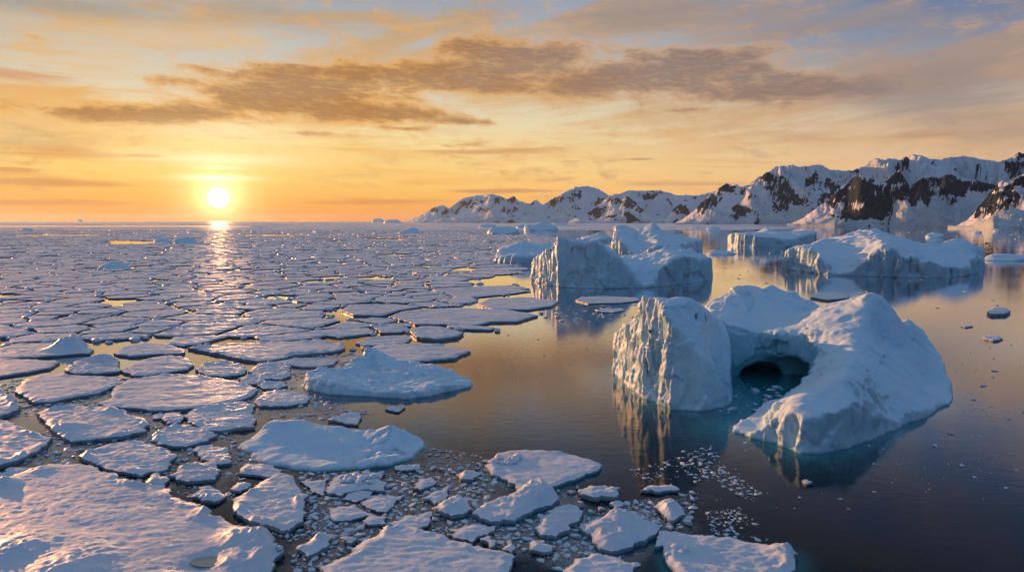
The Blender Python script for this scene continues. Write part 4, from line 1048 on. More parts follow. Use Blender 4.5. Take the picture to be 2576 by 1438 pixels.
    # ---- centre and right foreground
    E = [
        ([(1140, 330), (1175, 285), (1230, 268), (1380, 265), (1500, 285), (1590, 305), (1642, 335), (1620, 357), (1540, 387), (1430, 422), (1330, 442), (1280, 437), (1240, 405), (1170, 370)], 'flat triangular floe with a pile of blue blocks on its left corner, in dark water', 'the triangular floe', dict(thick=1.0, bumps=0.16, rim=0.35)),
        ([(1068, 545), (1150, 500), (1250, 470), (1300, 440), (1360, 422), (1400, 430), (1452, 480), (1440, 502), (1340, 537), (1250, 582), (1150, 577)], 'long thick ice wedge rising to a hump at its right end, below the triangular floe', 'the ice wedge', dict(thick=1.4, bumps=0.25, features=[(*p2(1385, 462), 3.8, 1.15, 3), (*p2(1270, 510), 3.2, 0.55, 3)])),
        ([(1345, 610), (1370, 570), (1440, 515), (1520, 510), (1557, 540), (1540, 572), (1500, 590), (1502, 617), (1440, 647), (1370, 642)], 'two-lobed chunky floe right of and below the ice wedge', 'the two-lobed floe', dict(thick=1.3, bumps=0.3)),
        ([(920, 525), (950, 490), (1040, 475), (1072, 520), (1040, 547), (990, 557)], 'rough pointed floe left of the ice wedge', 'the rough pointed floe', dict(thick=1.3, bumps=0.4, features=[(*p2(1000, 508), 2.2, .45, 3)])),
        ([(995, 630), (1060, 590), (1120, 590), (1182, 600), (1140, 637), (1070, 662)], 'small tilted slab below the left end of the ice wedge', 'the small tilted slab', dict(thick=0.9)),
        ([(380, 860), (440, 782), (540, 725), (600, 680), (680, 612), (760, 600), (860, 615), (960, 650), (1100, 692), (1267, 735), (1240, 792), (1200, 850), (1100, 900), (400, 900)], 'large smooth dome-edged floe cut by the bottom photo edge near centre', 'the bottom centre floe', dict(thick=1.3, bumps=0.16, rim=0.35, cell=0.3)),
        ([(735, 582), (790, 550), (880, 560), (892, 590), (820, 602), (740, 597)], 'rounded low floe above the top of the bottom centre floe', 'the rounded low floe', dict(thick=0.8)),
        ([(828, 542), (907, 520), (892, 568)], 'thin triangular pan overlapping the rounded low floe', None, dict(thick=0.5, rim=0.1)),
        ([(458, 515), (560, 495), (642, 545), (560, 562), (475, 567)], 'flat angular pan lower of three plates right of the shield-shaped floe', 'the lower angular pan', dict(thick=0.6, rim=0.15)),
        ([(593, 490), (680, 455), (777, 460), (700, 527), (640, 517)], 'flat angular pan right of three plates near the shield-shaped floe', 'the right angular pan', dict(thick=0.6, rim=0.15)),
        ([(513, 470), (560, 425), (652, 440), (580, 487)], 'flat grey pan between the rubble-topped floe and the lower angular pan', None, dict(thick=0.5, rim=0.1)),
        ([(440, 445), (480, 385), (560, 360), (640, 375), (702, 410), (690, 442), (600, 437), (500, 462)], 'floe heaped with blue ice rubble in front of the snow-smothered iceberg', 'the rubble-topped floe', dict(thick=0.9, bumps=0.3)),
        ([(333, 400), (457, 385), (427, 457)], 'thin wedge-shaped pan between the shield-shaped floe and the rubble-topped floe', None, dict(thick=0.5, rim=0.1)),
        ([(613, 567), (650, 545), (702, 555), (692, 587), (630, 590)], 'small round floe under the right angular pan', None, dict(thick=0.8)),
        ([(1018, 370), (1060, 348), (1107, 365), (1085, 392), (1030, 392)], 'small blue-white floe just left of the triangular floe', None, dict(thick=0.9, bumps=0.3)),
        ([(813, 432), (850, 395), (907, 385), (917, 407), (870, 432)], 'small tilted floe midway between the rubble-topped floe and the triangular floe', None, dict(thick=0.9, bumps=0.3)),
        ([(1543, 442), (1600, 428), (1712, 435), (1702, 477), (1640, 477), (1550, 467)], 'oblong thick block floating right of the ice wedge in dark water', 'the oblong block', dict(thick=1.5, bumps=0.2)),
        ([(1663, 497), (1690, 483), (1727, 495), (1700, 514)], 'little pale block just below the oblong block', None, dict(thick=0.8)),
        ([(1808, 437), (1850, 418), (1942, 415), (1957, 435), (1890, 447)], 'slender flat growler floating alone below the horseshoe reflection', 'the slender growler', dict(thick=0.9)),
        ([(1868, 512), (1900, 485), (1962, 500), (1992, 547), (1960, 572), (1910, 562)], 'knobbly ice lump right of the oblong block, below the slender growler', 'the knobbly lump', dict(thick=1.2, bumps=0.4, features=[(*p2(1925, 525), 1.6, .9, 2)])),
        ([(1543, 602), (1620, 578), (1700, 545), (1732, 540), (1892, 595), (1860, 642), (1700, 712), (1640, 702), (1590, 642)], 'craggy turquoise-footed floe with a crest, at the bottom right of the brash', 'the craggy floe', dict(thick=1.2, bumps=0.35, features=[(*p2(1720, 570), 2.6, 0.7, 3), (*p2(1690, 620), 3.6, .45, 3)])),
        ([(1858, 682), (1890, 615), (1982, 630), (1950, 662), (1890, 687)], 'cyan wedge-shaped block touching the bottom right floe', 'the cyan wedge block', dict(thick=1.0, rim=0.1)),
        ([(1900, 690), (1950, 642), (2080, 635), (2220, 655), (2400, 690), (2482, 720), (2477, 762), (2450, 802), (2300, 860), (1990, 860), (1910, 742)], 'wide knobbly floe cut by the bottom edge, rightmost of the foreground floes', 'the bottom right floe', dict(thick=1.2, bumps=0.3, rim=0.5, cell=0.3, features=[(*p2(2440, 730), 2, .6, 2)])),
        ([(1478, 790), (1520, 742), (1610, 720), (1720, 750), (1777, 772), (1760, 860), (1480, 860)], 'smooth floe cut by the bottom edge between the craggy and bottom centre floes', 'the small bottom floe', dict(thick=1.1, bumps=0.18)),
        ([(328, 692), (400, 642), (457, 640), (440, 692), (370, 727)], 'two-part rounded lump of ice left of the bottom centre floe', 'the rounded lump', dict(thick=1.1, features=[(*p2(425, 660), 1.4, .6, 2)])),
        ([(508, 657), (540, 635), (572, 655), (540, 674)], 'egg-shaped floe just above the left end of the bottom centre floe', None, dict(thick=1.0)),
        ([(1313, 682), (1330, 655), (1412, 675), (1402, 717), (1330, 702)], 'small snowy block below the two-lobed floe', None, dict(thick=1.0, bumps=0.3)),
        ([(1208, 707), (1235, 665), (1267, 700), (1240, 715)], 'little pyramid of ice just right of the bottom centre floe', None, dict(thick=1.2)),
        ([(1118, 662), (1145, 642), (1172, 670), (1150, 692)], 'rounded little block right of the small tilted slab', None, dict(thick=1.2)),
        ([(873, 472), (950, 432), (982, 420), (962, 472), (910, 497)], 'heap of pale ice blocks left of the rough pointed floe', None, dict(thick=0.9, bumps=0.5)),
        ([(742, 345), (745, 325), (850, 325), (850, 340), (800, 350)], 'narrow bluish pan at the right toe of the snow-smothered iceberg', None, dict(thick=0.6)),
        ([(595, 360), (625, 347), (700, 368), (690, 382), (640, 376)], 'blue sliver floe right under the snow-smothered iceberg', None, dict(thick=0.7)),
        ([(460, 130), (530, 105), (590, 100), (600, 125), (580, 150), (530, 145)], 'pale leaf-shaped floe alone between the jagged and the snow-smothered icebergs', None, dict(thick=0.9)),
        ([(698, 82), (735, 65), (782, 78), (765, 95), (720, 90)], 'tiny tilted floe drifting below the right end of the jagged iceberg', None, dict(thick=0.7)),
        ([(2505, 400), (2525, 388), (2550, 402), (2530, 412)], 'pale lump below the spur of the horseshoe iceberg in its reflection', None, dict(thick=0.8)),
    ]
    objs = {}
    for pts, lab, short, kw in E:
        objs[short] = floe(g2(pts), lab, short, **kw)
    rubble(objs['the triangular floe'], p2(1215, 310), 3.2, 18, 0.7, 0.75, 11)
    rubble(objs['the rubble-topped floe'], p2(590, 395), 3.0, 18, 0.65, 0.65, 12)
    rubble(objs['the bottom right floe'], p2(1960, 720), 1.7, 8, 0.75, 0.6, 13)
    rubble(objs['the craggy floe'], p2(1725, 575), 1.5, 6, 0.95, 0.6, 14)
    # ---- plates round the bay and in the right-hand water
    K = [
        ([(1030, 836), (1060, 826), (1110, 827), (1166, 842), (1150, 851), (1100, 858), (1045, 852)], 'thick lone floe with a dark front edge at the far bay shore', 'the lone bay floe', dict(thick=2.0, bumps=0.35)),
        ([(980, 800), (1010, 787), (1060, 781), (1150, 778), (1285, 784), (1352, 796), (1300, 812), (1240, 812), (1200, 821), (1050, 819)], 'long pale floe forming the far shore of the open bay', 'the long bay-shore floe', dict(thick=1.6, bumps=0.25)),
        ([(1202, 768), (1232, 752), (1330, 751), (1405, 760), (1390, 772), (1330, 781), (1240, 782)], 'pale floe with blunt ends below the reflection of the saddle iceberg', 'the blunt pale floe', dict(thick=1.5)),
        ([(1448, 757), (1462, 748), (1530, 746), (1603, 750), (1610, 757), (1560, 763), (1480, 765)], 'flat slushy floe under the saddle iceberg, above the horseshoe tower', 'the slushy floe', dict(thick=1.0)),
        ([(1500, 784), (1520, 777), (1565, 776), (1572, 781), (1540, 787)], 'thin bright floe just below the slushy floe under the saddle iceberg', None, dict(thick=0.7)),
        ([(2040, 750), (2060, 739), (2105, 737), (2136, 745), (2130, 753), (2080, 757)], 'rounded pale floe between the horseshoe iceberg peak and the snow-domed iceberg', None, dict(thick=1.8)),
        ([(2483, 789), (2498, 779), (2530, 780), (2541, 787), (2530, 794), (2495, 795)], 'flat-topped bluish block far right beyond the horseshoe iceberg', None, dict(thick=2.4)),
        ([(2467, 853), (2490, 847), (2515, 848), (2521, 855), (2500, 859)], 'small white floe right of the horseshoe iceberg, below the flat-topped block', None, dict(thick=1.0)),
        ([(2416, 821), (2430, 818), (2446, 821), (2430, 825)], 'tiny grey floe left of and between the two small right-hand floes', None, dict(thick=0.7)),
        ([(860, 785), (880, 770), (1000, 769), (1060, 775), (1000, 785), (960, 798), (890, 795)], 'large floe with a raised left end, left of the long bay-shore floe', None, dict(thick=1.8, bumps=0.3)),
    ]
    for pts, lab, short, kw in K:
        floe(gp(pts), lab, short, **kw)


hand_floes()
for p_, s_, o_ in FLOES:
    if s_ in ('the craggy floe', 'the bottom right floe', 'the ice wedge', 'the two-lobed floe', 'the cyan wedge block', 'the small bottom floe', 'the triangular floe'):
        SHOALS.append((p_, 0.9 if s_ != 'the triangular floe' else 0.5, 0.8 if s_ != 'the ice wedge' else 0.6))
# ------------------------------------------------------------------ the field of pack ice
ANCHORS = [(proj(np.array([[*np.mean(p, 0), 0.5]]))[0], s) for p, s, o in FLOES if s]
for (x, y), s in [((290, 665), 'the low snowy hummock'), ((466, 604), 'the rounded dark iceberg'), ((1320, 650), 'the stepped iceberg'), ((1560, 720), 'the saddle iceberg'),
                  ((975, 965), 'the jagged blue iceberg'), ((840, 1130), 'the snow-smothered iceberg'), ((1720, 1000), 'the horseshoe tower'), ((2120, 1120), 'the horseshoe spur'),
                  ((2230, 690), 'the snow-domed iceberg'), ((1940, 615), 'the tabular iceberg'), ((2385, 990), 'the horseshoe right end'), ((550, 560), 'the point below the sun')]:
    ANCHORS.append((np.array((x, y), float), s))
ORD = ['nearest', 'second', 'third', 'fourth', 'fifth', 'sixth', 'seventh', 'eighth', 'ninth', 'tenth', 'eleventh', 'twelfth', 'thirteenth', 'fourteenth', 'fifteenth', 'sixteenth']
PREC = {}


def auto_labels(items, noun):
    """items: (survey position, adjective, object); label = look + place relative to a named neighbour"""
    buckets = {}
    for sp, adj, o in items:
        ds = [((sp[0] - a[0]) ** 2 + (2.2 * (sp[1] - a[1])) ** 2, k) for k, (a, s) in enumerate(ANCHORS)]
        dd, k = min(ds)
        a, s = ANCHORS[k]
        dx, dy = sp[0] - a[0], 2.2 * (sp[1] - a[1])
        ang = math.degrees(math.atan2(-dy, dx)) % 360
        rel = ['right of', 'behind-right of', 'behind', 'behind-left of', 'left of', 'front-left of', 'in front of', 'front-right of'][int(((ang + 22.5) % 360) // 45)]
        buckets.setdefault((k, rel, adj), []).append((dd, o))
    for (k, rel, adj), lst in buckets.items():
        lst.sort(key=lambda t: t[0])
        for i, (dd, o) in enumerate(lst):
            o['label'] = f"{adj} {noun}, {ORD[min(i, 15)]} such {rel} {ANCHORS[k][1]}"


def clip_cell(c, nb, R):
    poly = [(c[0] + R * math.cos(a), c[1] + R * math.sin(a)) for a in np.linspace(0, 2 * math.pi, 9)[:-1]]
    for q in nb:
        mx, my = (c[0] + q[0]) / 2, (c[1] + q[1]) / 2
        nx, ny = q[0] - c[0], q[1] - c[1]
        out = []
        n = len(poly)
        for i in range(n):
            a, b = poly[i], poly[(i + 1) % n]
            da = (a[0] - mx) * nx + (a[1] - my) * ny; db = (b[0] - mx) * nx + (b[1] - my) * ny
            if da <= 0: out.append(a)
            if (da < 0 < db) or (db < 0 < da):
                t = da / (da - db); out.append((a[0] + (b[0] - a[0]) * t, a[1] + (b[1] - a[1]) * t))
        poly = out
        if len(poly) < 3: return None
    return np.array(poly)


PACK_REGION = gp([(-420, 577), (300, 577), (700, 577), (1000, 577), (1085, 580), (1210, 590), (1330, 592), (1440, 604), (1400, 622), (1330, 640), (1215, 652), (1240, 668), (1280, 680), (1180, 690), (1112, 703), (1185, 735),
                  (1250, 745), (1200, 752), (1195, 785), (1340, 798), (1210, 822), (1120, 826), (1165, 852), (1075, 870), (1035, 882), (985, 893), (930, 884), (875, 872), (868, 862), (800, 858), (700, 860), (560, 868), (480, 880), (450, 868),
                  (370, 862), (280, 868), (200, 876), (130, 862), (0, 868), (-260, 880)])
LEADS = [(325, 608, 66, 4.5), (65, 680, 12, 4), (130, 642, 14, 3), (35, 645, 14, 2.5), (445, 775, 6, 9), (580, 775, 8, 7), (730, 815, 6, 8), (815, 788, 6, 6), (800, 930, 8, 12), (545, 860, 6, 10), (250, 880, 10, 10), (930, 870, 40, 8),
         (1140, 820, 30, 5), (1160, 790, 30, 3), (1230, 722, 50, 8), (980, 602, 60, 2), (700, 590, 90, 1.5), (160, 590, 140, 1.8), (1000, 640, 40, 2)]


def in_leads(sp):
    for x, y, rx, ry in LEADS:
        if ((sp[0] - x) / rx) ** 2 + ((sp[1] - y) / ry) ** 2 < 1: return True
    return False


def simple_floe(p, thick, r):
    """light version for the far field: outline, bevelled top, walls"""
    n = len(p); c = p.mean(0)
    h = thick * (0.8 + 0.3 * r.rand(n))
    inn = c + (p - c) * 0.86
    low = c + (p - c) * 1.02
    v = np.concatenate([np.concatenate([low, np.full((n, 1), -0.3)], 1), np.concatenate([p, (h * 0.75)[:, None]], 1),
                        np.concatenate([inn, (h * (0.95 + 0.2 * r.rand(n)))[:, None]], 1), [[c[0], c[1], thick * (0.9 + 0.3 * r.rand())]]])
    f = []
    for i in range(n):
        j = (i + 1) % n
        f += [[i, j, n + j, n + i], [n + i, n + j, 2 * n + j, 2 * n + i], [2 * n + i, 2 * n + j, 3 * n]]
    return v, f


def rough_outline(p, r, step, amp, seed):
    q = resample(p, step)
    if area(q) < 0: q = q[::-1]
    q = smooth_poly(q, 1)
    s = xyz(q[:, 0] / (step * 3), q[:, 1] / (step * 3), seed)
    return q + amp * np.stack([fbm(s, 3, 0.6), fbm(s + 21, 3, 0.6)], -1)


def build_pack():
    r = np.random.RandomState(21)
    reg = np.array(PACK_REGION)
    lo, hi = reg.min(0), reg.max(0)
    seeds = []; rad = []; grid = {}
    GS = 20.0
    # obstacles: hand-made floes and bergs
    obst = []
    for p in [q for q, s, o in FLOES] + [q for q, l in FOOT]:
        p = np.asarray(p); a, b = p.min(0), p.max(0)
        if a[1] > 1500: continue
        for st in (5.0,):
            gx, gy = np.meshgrid(np.arange(a[0], b[0], st), np.arange(a[1], b[1], st))
            g = np.stack([gx.ravel(), gy.ravel()], -1)
            if len(g): obst += list(g[poly_sdf(g[:, 0], g[:, 1], p) < -1.0])
    # candidate points, denser close by
    cand = []
    for y0, y1, dens in [(150, 400, 1 / 40), (400, 900, 1 / 60), (900, 1700, 1 / 110), (1700, 3100, 1 / 260)]:
        a = (hi[0] - lo[0]) * (y1 - y0)
        xl, xh = -y1 * 0.86, y1 * 0.62
        n = int((xh - xl) * (y1 - y0) * dens)
        cand.append(np.stack([r.uniform(xl, xh, n), r.uniform(y0, y1, n)], -1))
    cand = np.concatenate(cand)
    cand = cand[(poly_sdf(cand[:, 0], cand[:, 1], reg) < 2)]
    cand = cand[np.abs(cand[:, 0]) < cand[:, 1] * 0.85 + 20]
    ob = np.array(obst)
    order = r.permutation(len(cand))
    for c in cand[order]:
        u = r.rand()
        rr = (6 + 13 * u ** 1.6) * (1 + c[1] / 2200)
        kx, ky = int(c[0] // GS), int(c[1] // GS)
        w = int(rr * 1.6 // GS) + 1
        ok = True
        for i in range(kx - w, kx + w + 1):
            for j in range(ky - w, ky + w + 1):
                for k in grid.get((i, j), ()):
                    dx = (seeds[k][0] - c[0]) * 0.86; dy = seeds[k][1] - c[1]
                    if dx * dx + dy * dy < (0.5 * (rr + rad[k]) * 1.25) ** 2: ok = False; break
                if not ok: break
            if not ok: break
        if ok:
            grid.setdefault((kx, ky), []).append(len(seeds)); seeds.append(c); rad.append(rr)
    S = np.array(seeds)
    if len(ob):
        keep = np.array([np.min((ob[:, 0] - s[0]) ** 2 + (ob[:, 1] - s[1]) ** 2) > 30 if s[1] < 900 else True for s in S])
        S = S[keep]; R_ = np.array(rad)[keep]
    else: R_ = np.array(rad)
    A = np.concatenate([S, ob]) if len(ob) else S
    cells = []
    for i, s in enumerate(S):
        d = (A[:, 0] - s[0]) ** 2 + (A[:, 1] - s[1]) ** 2
        k = np.argpartition(d, 26)[:26]; k = k[np.argsort(d[k])][1:]
        c = clip_cell(s, A[k], 2.0 * R_[i] + 4)
        if c is None or len(c) < 3: continue
        ar = abs(area(c))
        if ar < 12: continue
        cells.append((c, ar, s))
    big = []; rest = []
    corners = []
    for c, ar, s in cells:
        cen = c.mean(0)
        sp = proj(np.array([[cen[0], cen[1], 0.5]]))[0]
        if in_leads(sp): continue
        if r.rand() < 0.05: continue
        size = math.sqrt(ar)
        gap = min((0.45 + 1.7 * r.rand() ** 2.0) * (1 + cen[1] / 1300), size * 0.16)
        p = cen + (c - cen) * (1 - 2 * gap / size)
        inview = -60 < sp[0] < 2640
        sa = ar / max(cen[1], 1) ** 3
        (big if inview else rest).append((sa, p, ar, cen, sp))
        if cen[1] < 1300: corners += [(q, cen[1]) for q in c]
    big.sort(key=lambda t: -t[0])
    n_ind = 298 - len(FLOES)
    rest += big[n_ind:]
    items = []
    for sa, p, ar, cen, sp in big[:n_ind]:
        size = math.sqrt(ar)
        cell = max(cen[1] / 260.0, 0.6)
        th = 0.58 + 0.30 * r.rand()
        pp = rough_outline(p, r, max(cell, 0.9), min(0.05 * size, 0.9), len(items) * 0.77)
        try:
            v, f = floe_geometry(pp, thick=th, cell=cell, rough=0.16 * cell, bumps=0.26 + 0.14 * r.rand(), rim=0.55 if r.rand() < 0.5 else 0.25, seed=50 + len(items) * 1.3, rounding=0, wl=0.7)
        except Exception:
            continue
        v[:, :2] -= cen
        o = mesh_obj('ice_floe', v, f, M_FLOE if cen[1] < 330 else M_PACK)
        o.location = (cen[0], cen[1], 0)
        w = np.ptp(pp[:, 0]); d = np.ptp(pp[:, 1])
        adj = ('broad' if size > 26 else 'middling' if size > 17 else 'small') + (' elongated' if w > 1.5 * d else ' narrow' if d > 1.3 * w else ' blocky')
        items.append((sp, adj, o))
        tag(o, 'floe', 'ice floe', 'floes of the pack ice')
    auto_labels(items, 'pack floe')
    # everything smaller: one mass of floes
    V = []; F = []; n = 0
    for sa, p, ar, cen, sp in rest:
        size = math.sqrt(ar)
        step = max(size / 5, cen[1] / 240)
        pp = rough_outline(p, r, step, 0.05 * size, n * 0.01)
        if len(pp) < 4: continue
        v, f = simple_floe(pp, (0.5 + 0.45 * r.rand()) * (1 + cen[1] / 4000), r)
        V.append(v); F += [[a + n for a in q] for q in f]; n += len(v)
    o = mesh_obj('pack_ice', np.concatenate(V), F, M_PACK, smooth=False)
    tag(o, 'mass of small and distant floes filling the pack to the horizon', kind='stuff')
    # pressed-up rubble along the floe edges
    protos = [lump_geometry(900 + k, 1, 0.6, 0.4) for k in range(8)]
    V = []; F = []; n = 0
    for q, yy in corners:
        if r.rand() < 0.55: continue
        for _ in range(r.randint(1, 4)):
            v, f = protos[r.randint(8)]
            s = (0.5 + 1.5 * r.rand() ** 2.4) * (1 + yy / 1500)
            a = r.uniform(0, 6.28); ca, sa_ = math.cos(a), math.sin(a)
            vv = v * np.array((s * 1.5, s, s * 1.1))
            vv = np.stack([vv[:, 0] * ca - vv[:, 1] * sa_, vv[:, 0] * sa_ + vv[:, 1] * ca, vv[:, 2] + 0.35], -1)
            vv[:, :2] += q + r.normal(size=2) * 1.6
            V.append(vv); F += [[a_ + n for a_ in t] for t in f]; n += len(vv)
    o = mesh_obj('ridge_rubble', np.concatenate(V), F, M_CHUNK)
    tag(o, 'broken ice rubble heaped along the cracks of the pack', kind='stuff')
    print('PACK', len(cells), len(items), len(rest))
    # the far ice: long low sheets out to the horizon, with lanes of water between
    V = []; F = []; n = 0
    y = 3000.0
    while y < 42000:
        dep = y * r.uniform(0.05, 0.11)
        x = -y * 0.9
        xmax = y * (0.30 if y < 9000 else 0.22)
        while x < xmax:
            w = y * r.uniform(0.03, 0.22)
            sp = proj(np.array([[x + w / 2, y + dep / 2, 0.0]]))[0]
            lane = (566.3 < sp[1] < 570.5 and sp[0] < 620) or (562 < sp[1] < 564.2 and 640 < sp[0] < 800)
            if not lane and r.rand() > 0.10:
                m_ = 9
                a = np.linspace(0, 2 * math.pi, m_ * 2 + 1)[:-1]
                ex = np.sign(np.cos(a)) * np.abs(np.cos(a)) ** 0.5; ey = np.sign(np.sin(a)) * np.abs(np.sin(a)) ** 0.5
                p = np.stack([x + w / 2 + ex * w * 0.49 * (1 + 0.08 * r.randn(len(a))), y + dep / 2 + ey * dep * 0.47 * (1 + 0.1 * r.randn(len(a)))], -1)
                v, f = simple_floe(p, 1.0 + y / 5000, r)
                V.append(v); F += [[q + n for q in t] for t in f]; n += len(v)
            x += w
        y += dep
    o = mesh_obj('distant_pack_ice', np.concatenate(V), F, M_PACK, smooth=False)
    tag(o, 'far sheets of pack ice under the sun along the horizon', kind='stuff')


build_pack()
# ------------------------------------------------------------------ brash: small chunks and crumbs
SLUSH = []


def build_brash():
    r = np.random.RandomState(5)
    protos = [lump_geometry(400 + k, 2, 0.40 + 0.22 * (k % 3) / 2, 0.5) if k % 2 else shard_geometry(400 + k, 0.42) for k in range(14)]
    meshes = []
    for k, (v, f) in enumerate(protos):
        o = mesh_obj('ice_chunk', v, f, M_CHUNK, smooth=False)
        meshes.append(o.data); bpy.data.objects.remove(o)
    polys = [np.asarray(p) for p, s, o in FLOES] + [np.asarray(p) for p, l in FOOT if np.asarray(p)[:, 1].min() < 700]

    def clearance(P):
        d = np.full(len(P), 1e9)
        for p in polys: d = np.minimum(d, poly_sdf(P[:, 0], P[:, 1], p))
        return d
    # (survey polygon, number, size range in metres, exponent)
    zones = [
        (Z2([(330, 350), (820, 350), (1140, 300), (1320, 460), (1540, 420), (1560, 640), (1480, 760), (1280, 740), (880, 600), (600, 660), (430, 760), (260, 760), (380, 560)]), 5200, (0.08, 0.75), 2.3),
        (Z2([(1270, 740), (1480, 560), (1780, 470), (2060, 440), (2010, 600), (1880, 600), (1780, 760), (1500, 782)]), 2600, (0.08, 0.75), 2.3),
        (Z2([(900, 240), (1120, 270), (1130, 480), (880, 430), (820, 330)]), 420, (0.08, 0.45), 2.4),
        (Z2([(1760, 340), (1950, 290), (2110, 230), (2200, 350), (2050, 400), (1830, 400)]), 230, (0.12, 0.50), 2.4),
        (Z2([(2080, 330), (2180, 340), (2330, 440), (2300, 480), (2200, 440)]), 150, (0.12, 0.5), 2.2),
        (Z2([(2080, 520), (2240, 500), (2380, 650), (2280, 640), (2120, 620)]), 230, (0.08, 0.4), 2.2),
        (Z1([(0, 690), (260, 560), (280, 470), (600, 440), (900, 500), (1330, 560), (1480, 720), (1330, 950), (1180, 980), (900, 860), (300, 740), (0, 850)]), 3000, (0.12, 0.7), 2.4),
        (Z1([(-60, 260), (700, 240), (1480, 280), (1740, 300), (1900, 380), (2160, 460), (1900, 520), (1450, 480), (860, 500), (240, 470), (-60, 470)]), 2600, (0.15, 0.8), 2.2),
        (Z1([(1640, 130), (2000, 110), (2300, 60), (2240, 120), (1760, 230), (1680, 300), (1640, 200)]), 700, (0.15, 0.9), 2.2),
        (Z1([(1400, 950), (1340, 1080), (1640, 1170), (1700, 1365), (1900, 1365), (2100, 1130), (1950, 1100), (1800, 900), (1760, 1150)]), 1700, (0.10, 0.6), 2.4),
        ([(1640, 1140), (2560, 1000), (2600, 1300), (2300, 1250), (1900, 1330), (1700, 1300)], 130, (0.10, 0.55), 2.5),
        ([(2400, 850), (2600, 800), (2600, 1200), (2420, 1110)], 60, (0.15, 0.7), 2.0),
        ([(1800, 1040), (1820, 960), (1900, 955), (2000, 985), (1940, 1040)], 60, (0.2, 1.3), 1.8),
        ([(1160, 850), (1560, 790), (1540, 900), (1240, 1000), (1000, 960), (1090, 880)], 90, (0.12, 0.55), 2.2),
        ([(1560, 725), (1800, 640), (1980, 680), (2500, 700), (2600, 780), (2440, 830), (2100, 760), (1880, 720), (1700, 745)], 150, (0.25, 1.1), 2.0),
        ([(1380, 770), (1600, 765), (1600, 800), (1420, 815), (1330, 800)], 160, (0.3, 1.4), 2.0),
        ([(1780, 625), (2000, 630), (2000, 660), (1800, 650)], 130, (0.6, 2.4), 1.8),
        ([(2060, 585), (2576, 578), (2600, 640), (2480, 640), (2300, 600)], 260, (0.8, 3.6), 2.0),
        ([(1420, 585), (2000, 575), (2060, 585), (1800, 600), (1780, 640), (1500, 612)], 130, (0.8, 3.2), 2.0),
        ([(1180, 585), (1480, 570), (1520, 590), (1330, 592)], 90, (0.8, 3.4), 2.0),
    ]
    for k in (0, 1, 2, 6, 7, 8, 9, 15): SLUSH.append(gp(zones[k][0]))
    P = []; Sz = []
    for poly, n, (a, b), ex in zones:
        w = np.array(gp(poly)); lo, hi = w.min(0), w.max(0)
        q = np.zeros((0, 2))
        while len(q) < n:
            c = np.stack([r.uniform(lo[0], hi[0], n * 3), r.uniform(lo[1], hi[1], n * 3)], -1)
            den = fbm(xyz(c[:, 0] * 0.10, c[:, 1] * 0.10, 8.0) if hi[1] < 400 else xyz(c[:, 0] * 0.02, c[:, 1] * 0.02, 8.0), 3)
            c = c[(poly_sdf(c[:, 0], c[:, 1], w) < 0) & (den + 0.25 + 0.5 * r.rand(len(c)) > 0.25)]
            q = np.concatenate([q, c]) if len(c) else q
        q = q[:n]
        P.append(q); Sz.append(a + (b - a) * r.rand(n) ** (ex * 1.9))
    P = np.concatenate(P); Sz = np.concatenate(Sz)
    d = clearance(P)
    keep = d > Sz * 0.8
    P, Sz = P[keep], Sz[keep]
    # big ones first, drop heavy overlaps
    o_ = np.argsort(-Sz); P, Sz = P[o_], Sz[o_]
    grid = {}; ok = []
    for i, (p, s) in enumerate(zip(P, Sz)):
        k = (int(p[0] // 3), int(p[1] // 3)); good = True
        for a in (-1, 0, 1):
            for b in (-1, 0, 1):
                for j in grid.get((k[0] + a, k[1] + b), ()):
                    if np.hypot(*(P[j] - p)) < (Sz[j] + s) * 0.95: good = False
        if good: grid.setdefault(k, []).append(i); ok.append(i)
    P, Sz = P[ok], Sz[ok]
    sp = proj(np.concatenate([P, np.full((len(P), 1), 0.1)], 1))
    vis = (sp[:, 0] > 3) & (sp[:, 0] < 2573) & (sp[:, 1] < 1436)
    ang = np.where(vis, Sz / P[:, 1], 0)
    order = np.argsort(-ang)
    ind, rest = order[:290], order[290:]
    items = []
    for i in ind:
        o = bpy.data.objects.new('ice_chunk', meshes[r.randint(14)])
        COL.objects.link(o)
        s = Sz[i]; o.location = (P[i, 0], P[i, 1], 0.05 * s)
        o.scale = (s * r.uniform(0.95, 1.5), s * r.uniform(0.7, 1.1), s * r.uniform(0.6, 1.1)); o.rotation_euler = (r.uniform(-.15, .15), r.uniform(-.15, .15), r.uniform(0, 6.28))
        adj = ('big' if s > 0.8 else 'small')
        tag(o, 'chunk', 'ice chunk', 'loose ice chunks adrift between the floes')
        items.append((sp[i], adj, o))
    auto_labels(items, 'loose ice chunk')
    low = [lump_geometry(700 + k, 1, 0.42, 0.55) if k % 3 == 0 else shard_geometry(700 + k, 0.32) for k in range(15)]
    V = []; F = []; n = 0
    for i in rest:
        v, f = low[r.randint(15)]
        s = Sz[i]; a = r.uniform(0, 6.28); ca, sa = math.cos(a), math.sin(a)
        v = v * np.array((s * r.uniform(1, 1.9), s, s * r.uniform(0.6, 1)))
        v = np.stack([v[:, 0] * ca - v[:, 1] * sa + P[i, 0], v[:, 0] * sa + v[:, 1] * ca + P[i, 1], v[:, 2] + 0.03 * s], -1)
        V.append(v); F += [[q + n for q in t] for t in f]; n += len(v)
    o = mesh_obj('brash_ice', np.concatenate(V), F, M_CHUNK, smooth=False)
    tag(o, 'crumbs of brash ice strewn over the water', kind='stuff')
    print('BRASH', len(ind), len(rest))


build_brash()
